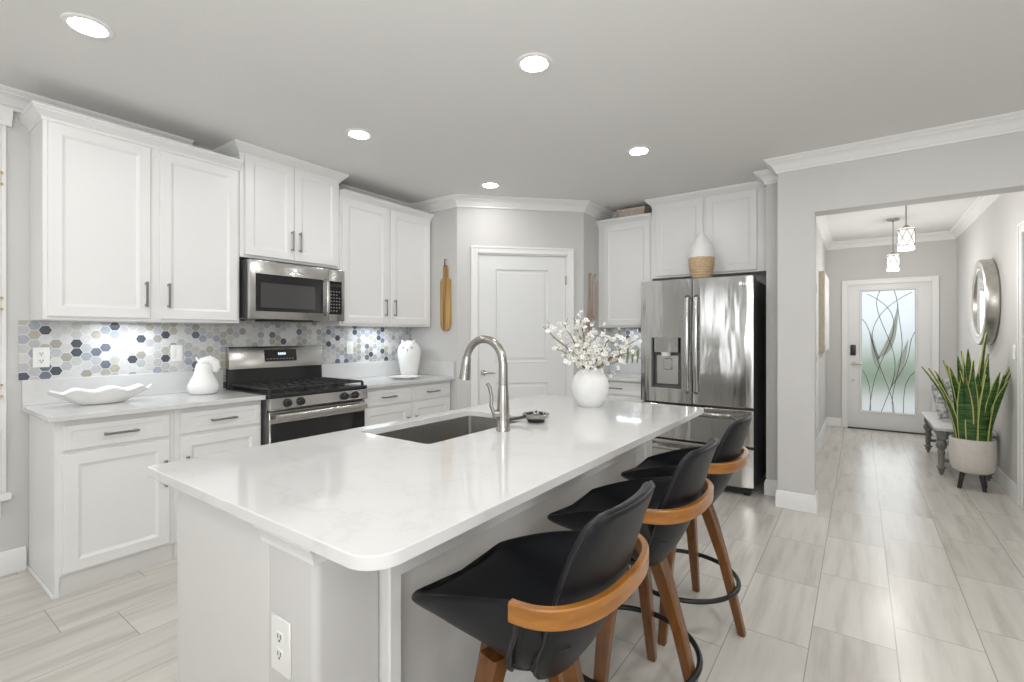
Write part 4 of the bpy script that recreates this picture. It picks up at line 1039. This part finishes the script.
# ------------------------------------------------------------------ ceiling lights and pendants
names = ['recessed ceiling light above the left wall cabinets, nearest the left edge', 'recessed ceiling light over the island nearest the camera', 'recessed ceiling light in front of the microwave cabinet',
         'recessed ceiling light in front of the refrigerator', 'recessed ceiling light in front of the pantry door']
for (x, y), nm in zip(DOWN, names):
    t = thing('ceiling_light', nm, 'ceiling light', (x, y, CEIL - .01), 'recessed ceiling lights')
    mb = MB(); mb.lathe([(.062, -.003), (.070, -.008), (.088, -.005), (.092, 0), (.062, 0)], (x, y, CEIL), 40); put('trim_ring', mb, 'white', t, 40)
    mb = MB(); mb.lathe([(.001, -.002), (.060, -.002), (.0615, -.004), (.0615, -.001), (.001, -.001)], (x, y, CEIL), 32); put('lens', mb, 'lens', t)
for (x, y, z0, lab) in ((.318, 7.2, 2.092, 'smaller looking square-banded pendant lamp with round canopy near front door'), (.330, 5.45, 2.082, 'larger looking square-banded pendant lamp nearest the hall opening')):
    t = thing('pendant_lamp', lab, 'pendant lamp', (x, y, z0), 'pendant lamps in the hall')
    mb = MB(); mb.lathe([(.002, -.022), (.055, -.022), (.062, -.012), (.062, 0), (.002, 0)], (x, y, CEIL), 28); put('canopy', mb, 'nickel', t)
    mb = MB(); mb.tube([(x, y, z0 + .188), (x, y, CEIL - .02)], .0055, 10); mb.lathe([(.002, .0), (.03, .0), (.03, .012), (.012, .03), (.002, .03)], (x, y, z0 + .188), 18); put('rod', mb, 'nickel', t)
    mb = MB(); mb.lathe([(.002, 0), (.055, 0), (.060, .006), (.060, .184), (.056, .190), (.002, .190)], (x, y, z0), 32); sh = put('lamp_shade', mb, 'shade', t, 40)
    mb = MB()
    for zz in (.035, .175): mb.torus((x, y, z0 + zz), .061, .0026, 40, 6)
    for k in range(3):
        a0 = k * 2 * PI / 3 - PI / 2 + .05
        for sg in (-1, 1):
            for up in (0, 1):
                mb.tube([(x + .0613 * math.cos(a0 + sg * q), y + .0613 * math.sin(a0 + sg * q), z0 + .035 + .140 * abs(up - q / (PI / 3))) for q in [PI / 3 * j / 8 for j in range(9)]], .0019, 5)
    put('wire_band', mb, 'lead', sh)
    pl = bpy.data.lights.new('pendant_glow', 'POINT'); pl.energy = 14; pl.shadow_soft_size = .08; pl.color = (1, .98, .95)
    po = bpy.data.objects.new('pendant_glow', pl); sc.collection.objects.link(po); po.location = (x, y, z0 - .12)

# ------------------------------------------------------------------ entrance hall
FE = fy(DY)
mb = MB(); casing(mb, FE, -.142, .785, 2.06, .07)
struct(put('trim_5', mb, 'white', smooth=25))
gx0, gx1, gz0, gz1 = .027, .612, .262, 1.962
FEI = lambda u, v, w_: Vector((u, DY + .02 - w_, v))
mb = MB()
for (a, b, c_, d_) in ((-.146, gx0, .010, 2.072), (gx1, .802, .010, 2.072), (gx0, gx1, .010, gz0), (gx0, gx1, gz1, 2.072)): fbox(mb, FEI, a, b, c_, d_, -.05, 0)
r = [quadring(FEI, gx0 - .03, gx1 + .03, gz0 - .03, gz1 + .03, -.001), quadring(FEI, gx0 - .026, gx1 + .026, gz0 - .026, gz1 + .026, .010), quadring(FEI, gx0 - .008, gx1 + .008, gz0 - .008, gz1 + .008, .012), quadring(FEI, gx0, gx1, gz0, gz1, -.004)]
mb.loft(r, caps=False)
d2 = struct(put('door_3', mb, 'door', smooth=20))
mb = MB(); fbox(mb, FEI, gx0, gx1, gz0, gz1, -.034, -.022); gl = put('glass', mb, 'frost', d2)
def gpt(a, b): return FEI(gx0 + (gx1 - gx0) * a, gz1 - (gz1 - gz0) * b, -.018)
def bez(p, n=18):
    o = []
    for i in range(n + 1):
        s = i / n; q = [Vector(x) for x in p]
        while len(q) > 1: q = [q[j].lerp(q[j + 1], s) for j in range(len(q) - 1)]
        o.append(gpt(q[0].x, q[0].y))
    return o
curves = [[(.35, 0), (.10, .16), (.55, .34), (.62, .50), (.80, .62), (.60, .74), (.38, 1.0)], [(.95, .02), (.30, .14), (-.05, .34), (.30, .52), (.35, .56)],
          [(.10, .02), (.70, .14), (.80, .28), (.62, .44), (.25, .56), (.20, .78), (.15, 1)], [(.62, 0), (.75, .12), (.62, .30), (.85, .40), (.90, .50), (.66, .66), (.52, .86), (.60, 1)],
          [(0, .23), (.25, .32), (.10, .45), (.35, .62), (.48, .76), (.62, .88), (.62, 1)], [(1, .34), (.82, .46), (1.0, .55), (.78, .66), (.58, .76), (.54, .82)], [(0, .66), (.20, .76), (.16, .9), (.17, 1)], [(1, .66), (.78, .74), (.80, .86), (.79, 1)]]
mb = MB()
for cv in curves: mb.tube(bez(cv), .0042, 6)
put('leading', mb, 'lead', d2)
def leafpane(p, q, bend, wd):
    P_ = []; A_, B_ = Vector(p), Vector(q); n = (B_ - A_).orthogonal().normalized()
    for i in range(13): s = i / 12; P_.append(A_.lerp(B_, s) + n * (bend * math.sin(PI * s) + wd * math.sin(PI * s)))
    for i in range(11, 0, -1): s = i / 12; P_.append(A_.lerp(B_, s) + n * (bend * math.sin(PI * s) - wd * math.sin(PI * s)))
    return P_
for (p, q, bd_, wd) in (((.70, .10), (.28, .57), -.10, .055), ((.16, .33), (.38, .70), .02, .05), ((.88, .40), (.56, .78), -.03, .05)):
    pts = leafpane(p, q, bd_, wd); mb = MB(); mb.prism(pts, lambda P_, k: gpt(P_.x, P_.y) + Vector((0, .002 + .004 * k, 0))); put('leaf_pane', mb, 'frostgreen', d2)
mb = MB(); fbox(mb, FEI, -.108, -.045, 1.05, 1.20, .0, .028, .006, seg=2); put('keypad_lock', mb, 'dark', d2)
mb = MB(); mb.tube([FEI(-.077, .93, 0), FEI(-.077, .93, .01)], .030, 20); mb.tube([FEI(-.077, .93, .008), FEI(-.077, .93, .05)], .010, 10); mb.tube([FEI(-.077, .93, .045), FEI(-.02, .93, .05), FEI(.035, .925, .046)], lambda s: .010 - .003 * s, 10); put('door_handle', mb, 'nickel', d2)
mb = MB(); mb.tube([FEI(-.077, .69, 0), FEI(-.077, .69, .008)], .014, 14); put('doorstop_cap', mb, 'nickel', d2)
mb = MB(); mb.box(-.14, .79, DY - .03, DY + .06, 0, .014, .004); struct(put('trim_6', mb, 'dark'))
# side door in the left hall wall
FH = fx(HL)
mb = MB(); casing(mb, FH, 5.42, 6.36, 2.13, .07); struct(put('trim_7', mb, 'white', smooth=25))
mb = MB(); slab_with_fields(mb, FH, 5.43, 6.35, .012, 2.12, -.05, -.012, [(5.56, 6.22, .2, .87), (5.56, 6.22, 1.06, 1.99)]); d3 = struct(put('door_4', mb, 'door', smooth=20))
for z in (.25, 1.08, 1.86):
    mb = MB(); fbox(mb, FH, 6.340, 6.362, z - .05, z + .05, -.014, .008, .002); put('hinge', mb, 'blackmetal', d3)
# door casing at the right end of the hall wall
FHR = lambda u, v, w_: Vector((HR - w_, u, v))
mb = MB(); casing(mb, FHR, 4.52, 5.33, 2.13, .075); struct(put('trim_8', mb, 'white', smooth=25))
mb = MB(); slab_with_fields(mb, FHR, 4.53, 5.32, .012, 2.12, -.05, -.012, [(4.66, 5.19, .2, .87), (4.66, 5.19, 1.06, 1.99)]); struct(put('door_5', mb, 'door', smooth=20))
# picture
t = thing('picture', 'deep framed canvas picture on the left hall wall', 'picture', (HL + .03, 7.3, 1.1))
mb = MB(); fbox(mb, FH, 6.80, 7.80, 1.13, 2.10, .001, .062, .003); put('frame', mb, 'linen', t)
mb = MB(); fbox(mb, FH, 6.825, 7.775, 1.155, 2.075, .060, .068, .002); put('canvas', mb, 'canvas', t)
# round mirror
t = thing('mirror', 'round mirror in a deep silver frame on the right hall wall', 'mirror', (HR - .05, 6.57, 1.28))
cm = (HR, 6.47, 1.655)
mb = MB(); mb.lathe([(.400, -.002), (.414, -.015), (.414, -.084), (.404, -.098), (.390, -.101), (.352, -.090), (.345, -.093), (.332, -.095), (.322, -.088), (.312, -.086), (.308, -.070), (.308, -.002)], cm, 72, axis='x'); put('frame', mb, 'mirrorframe', t, 40)
mb = MB(); mb.lathe([(.001, -.083), (.292, -.083), (.311, -.078), (.311, -.060), (.001, -.060)], cm, 64, axis='x'); put('mirror_glass', mb, 'mirror', t, 20)
# bench with turned legs
BX0, BX1, BY0, BY1, BZ = .60, .995, 6.12, 7.28, .455
t = thing('bench', 'grey-washed bench with turned legs and pale top against the right hall wall', 'bench', ((BX0 + BX1) / 2, (BY0 + BY1) / 2, 0))
mb = MB(); mb.box(BX0 - .02, BX1 + .012, BY0 - .03, BY1 + .03, BZ - .03, BZ, .008, seg=2); put('seat', mb, 'benchtop', t)
mb = MB()
mb.box(BX0 + .02, BX0 + .04, BY0 + .06, BY1 - .06, BZ - .11, BZ - .028); mb.box(BX1 - .04, BX1 - .02, BY0 + .06, BY1 - .06, BZ - .11, BZ - .028)
mb.box(BX0 + .06, BX1 - .06, BY0 + .02, BY0 + .04, BZ - .11, BZ - .028); mb.box(BX0 + .06, BX1 - .06, BY1 - .04, BY1 - .02, BZ - .11, BZ - .028); put('apron', mb, 'greywash', t)
lp = [(.002, 0), (.010, 0), (.014, .02), (.026, .04), (.022, .055), (.036, .066), (.040, .074), (.036, .082), (.022, .09), (.020, .10), (.024, .12), (.026, .20), (.030, .225), (.022, .24), (.036, .26), (.044, .285), (.040, .31), (.026, .33), (.034, .34), (.034, .345)]
for x in (BX0 + .035, BX1 - .035):
    for y in (BY0 + .035, BY1 - .035):
        mb = MB(); mb.lathe(lp, (x, y, 0), 22); mb.box(x - .034, x + .034, y - .034, y + .034, .342, BZ - .028, .003); put('leg', mb, 'greywash', t, 35)
mb = MB()
for y in (BY0 + .035, BY1 - .035): mb.box(BX0 + .035, BX1 - .035, y - .012, y + .012, .125, .155, .004)
mb.box((BX0 + BX1) / 2 - .014, (BX0 + BX1) / 2 + .014, BY0 + .035, BY1 - .035, .126, .154, .004); put('stretcher', mb, 'greywash', t)
# cushion leaning on the bench
bm_ = MB(); N = 18; rings = []
def pil(u, v, s):
    e = (1 - abs(u) ** 3.2) * (1 - abs(v) ** 3.2); pinch = 1 - .07 * (1 - abs(u)) * abs(v) ** 3 - .07 * (1 - abs(v)) * abs(u) ** 3
    return Vector((u * .215 * pinch, s * (.075 * max(0, e) ** .55 + .002), v * .215 * pinch))
for s in (-1, 1):
    vv = [[bm_.bm.verts.new(pil(-1 + 2 * i / N, -1 + 2 * j / N, s)) for j in range(N + 1)] for i in range(N + 1)]
    for i in range(N):
        for j in range(N): bm_.face([vv[i][j], vv[i + 1][j], vv[i + 1][j + 1], vv[i][j + 1]])
    rings.append(vv)
def edge(vv): return [vv[i][0] for i in range(N + 1)] + [vv[N][j] for j in range(1, N + 1)] + [vv[i][N] for i in range(N - 1, -1, -1)] + [vv[0][j] for j in range(N - 1, 0, -1)]
e0, e1 = edge(rings[0]), edge(rings[1])
for i in range(len(e0)): bm_.face([e0[i], e0[(i + 1) % len(e0)], e1[(i + 1) % len(e1)], e1[i]])
mx = Matrix.Translation(Vector((.80, 6.78, BZ + .222))) @ Matrix.Rotation(math.radians(38), 4, 'Z') @ Matrix.Rotation(math.radians(-14), 4, 'X')
for v in bm_.bm.verts: v.co = mx @ v.co
tag(put('cushion', bm_, 'floral', smooth=80), 'grey and white floral square cushion propped up on the bench', 'cushion')
# snake plant in a footed pot
cx_, cy_ = .800, 5.78
t = thing('potted_plant', 'tall snake plant in a pale footed pot before the bench', 'plant', (cx_, cy_, 0))
mb = MB(); mb.lathe([(.002, .135), (.08, .135), (.105, .142), (.133, .160), (.148, .195), (.153, .26), (.153, .430), (.149, .437), (.143, .437), (.140, .43), (.140, .395), (.002, .395)], (cx_, cy_, 0), 44); put('pot', mb, 'pot', t, 40)
mb = MB(); mb.lathe([(.002, .394), (.138, .394), (.138, .405), (.10, .415), (.002, .415)], (cx_, cy_, 0), 30); put('soil', mb, 'soil', t)
for k in range(4):
    a = math.radians(35 + 90 * k); d = Vector((math.cos(a), math.sin(a), 0))
    mb = MB(); mb.tube([Vector((cx_, cy_, .16)) + d * .08, Vector((cx_, cy_, 0)) + d * .115], lambda s: .020 - .006 * s, 14); put('leg', mb, 'dark', t)
rl = random.Random(5)
def leaf(x, y, h, lean, az, wd, tw):
    mb = MB(); N = 16; d = Vector((math.cos(az), math.sin(az), 0)); rows = []; col = []
    for i in range(N + 1):
        s = i / N; ww = wd * (.55 + .62 * math.sin(PI * min(1, .15 + .62 * s))) * (1 - s ** 3.2) ** .8 + .0008
        c = Vector((x, y, .40)) + d * (lean * s ** 1.7) + Vector((0, 0, h * s * (1 - .10 * lean * s)))
        aa = az + PI / 2 + tw * s; r = Vector((math.cos(aa), math.sin(aa), 0)); n = Vector((-r.y, r.x, 0))
        rows.append([c + r * (ww * q) + n * (.010 * (abs(q) ** 2) - .004) for q in (-1, -.82, -.4, 0, .4, .82, 1)])
    V = [[mb.bm.verts.new(p) for p in r] for r in rows]
    W_ = [[mb.bm.verts.new(p + Vector((0, 0, 0)) + (rows[i][6] - rows[i][0]).cross(Vector((0, 0, 1))).normalized() * .004) for p in rows[i]] for i in range(N + 1)]
    for G_ in (V, W_):
        for i in range(N):
            for j in range(6): mb.face([G_[i][j], G_[i][j + 1], G_[i + 1][j + 1], G_[i + 1][j]])
    for i in range(N):
        for j in (0, 6): mb.face([V[i][j], V[i + 1][j], W_[i + 1][j], W_[i][j]])
    o = put('leaf', mb, 'leaf', t, 60)
    ca = o.data.color_attributes.new('edge', 'FLOAT_COLOR', 'CORNER')
    return o, rows
leaves = [(.03, .02, .97, .10, -.9, .046), (-.03, .0, .80, .05, 2.2, .050), (-.05, -.04, .66, .10, 3.4, .046), (.05, .05, .78, .08, .4, .046), (-.09, .02, .66, .24, 3.3, .034), (-.09, -.05, .58, .24, 3.7, .034), (.09, -.02, .66, .17, -.6, .036),
          (.02, -.09, .62, .05, 4.6, .052), (-.03, .08, .76, .08, 2.2, .042), (.07, .07, .72, .10, .9, .040), (-.06, -.08, .64, .08, 4.2, .048), (.07, -.08, .56, .12, -.7, .044), (-.10, .05, .62, .14, 2.8, .036),
          (.10, .03, .68, .16, -.2, .034), (.0, .10, .82, .05, 1.7, .042), (.03, -.02, .80, .05, 5.4, .050), (-.07, -.09, .46, .08, 4.4, .042), (.10, -.07, .44, .10, -.5, .040), (-.01, -.05, .72, .03, 4.9, .052), (.05, -.10, .36, .06, 5.0, .046),
          (-.02, -.11, .42, .05, 4.7, .050), (.09, -.05, .58, .20, -.9, .032), (-.11, -.02, .50, .12, 3.2, .040), (.0, -.07, .54, .04, 4.7, .054), (.06, -.03, .74, .07, 5.2, .046), (-.06, .03, .72, .12, 3.0, .044), (.11, .0, .52, .16, -.3, .040), (-.04, -.10, .58, .07, 4.3, .048), (.04, -.09, .50, .09, 5.3, .046), (-.09, .0, .44, .08, 3.6, .046)]
for (dx, dy, h, ln, az, wd) in leaves:
    h = max(h, .48 + .4 * abs(dx) + rl.uniform(0, .16))
    # face the broad side of most blades towards the room
    o, rows = leaf(cx_ + dx, cy_ + dy, h, ln * (.85 if math.cos(az) > 0 else 1.05), az, wd * .80, rl.uniform(-.8, .8))
    me = o.data; ca = me.color_attributes['edge']
    for p in me.polygons:
        k = p.index % 6; flag = 1.0 if p.index >= 192 or k in (0, 5) else 0.0
        for li in p.loop_indices: ca.data[li].color = (flag, flag, flag, 1)

# ------------------------------------------------------------------ outdoors seen through the frosted door
struct(put('porch_paving', MB().box(-9, 10, DY + .1, DY + 18, -.15, -.02), 'paving', smooth=0))
struct(put('lawn', MB().box(-24, 25, DY + 18, DY + 60, -.16, -.04), 'lawn', smooth=0))
hb = MB(); rh = random.Random(3)
for k in range(22):
    hb.sphere((-2.2 + k * .28, DY + 7.0 + rh.uniform(-.25, .25), .22 + rh.uniform(-.1, .12)), .30 + rh.uniform(-.08, .08), 'hedge', u=12, v=8)
h_ = put('hedge', hb, None); tag(h_, 'green hedge outside seen blurred through the frosted door glass', 'hedge'); h_['kind'] = 'stuff'
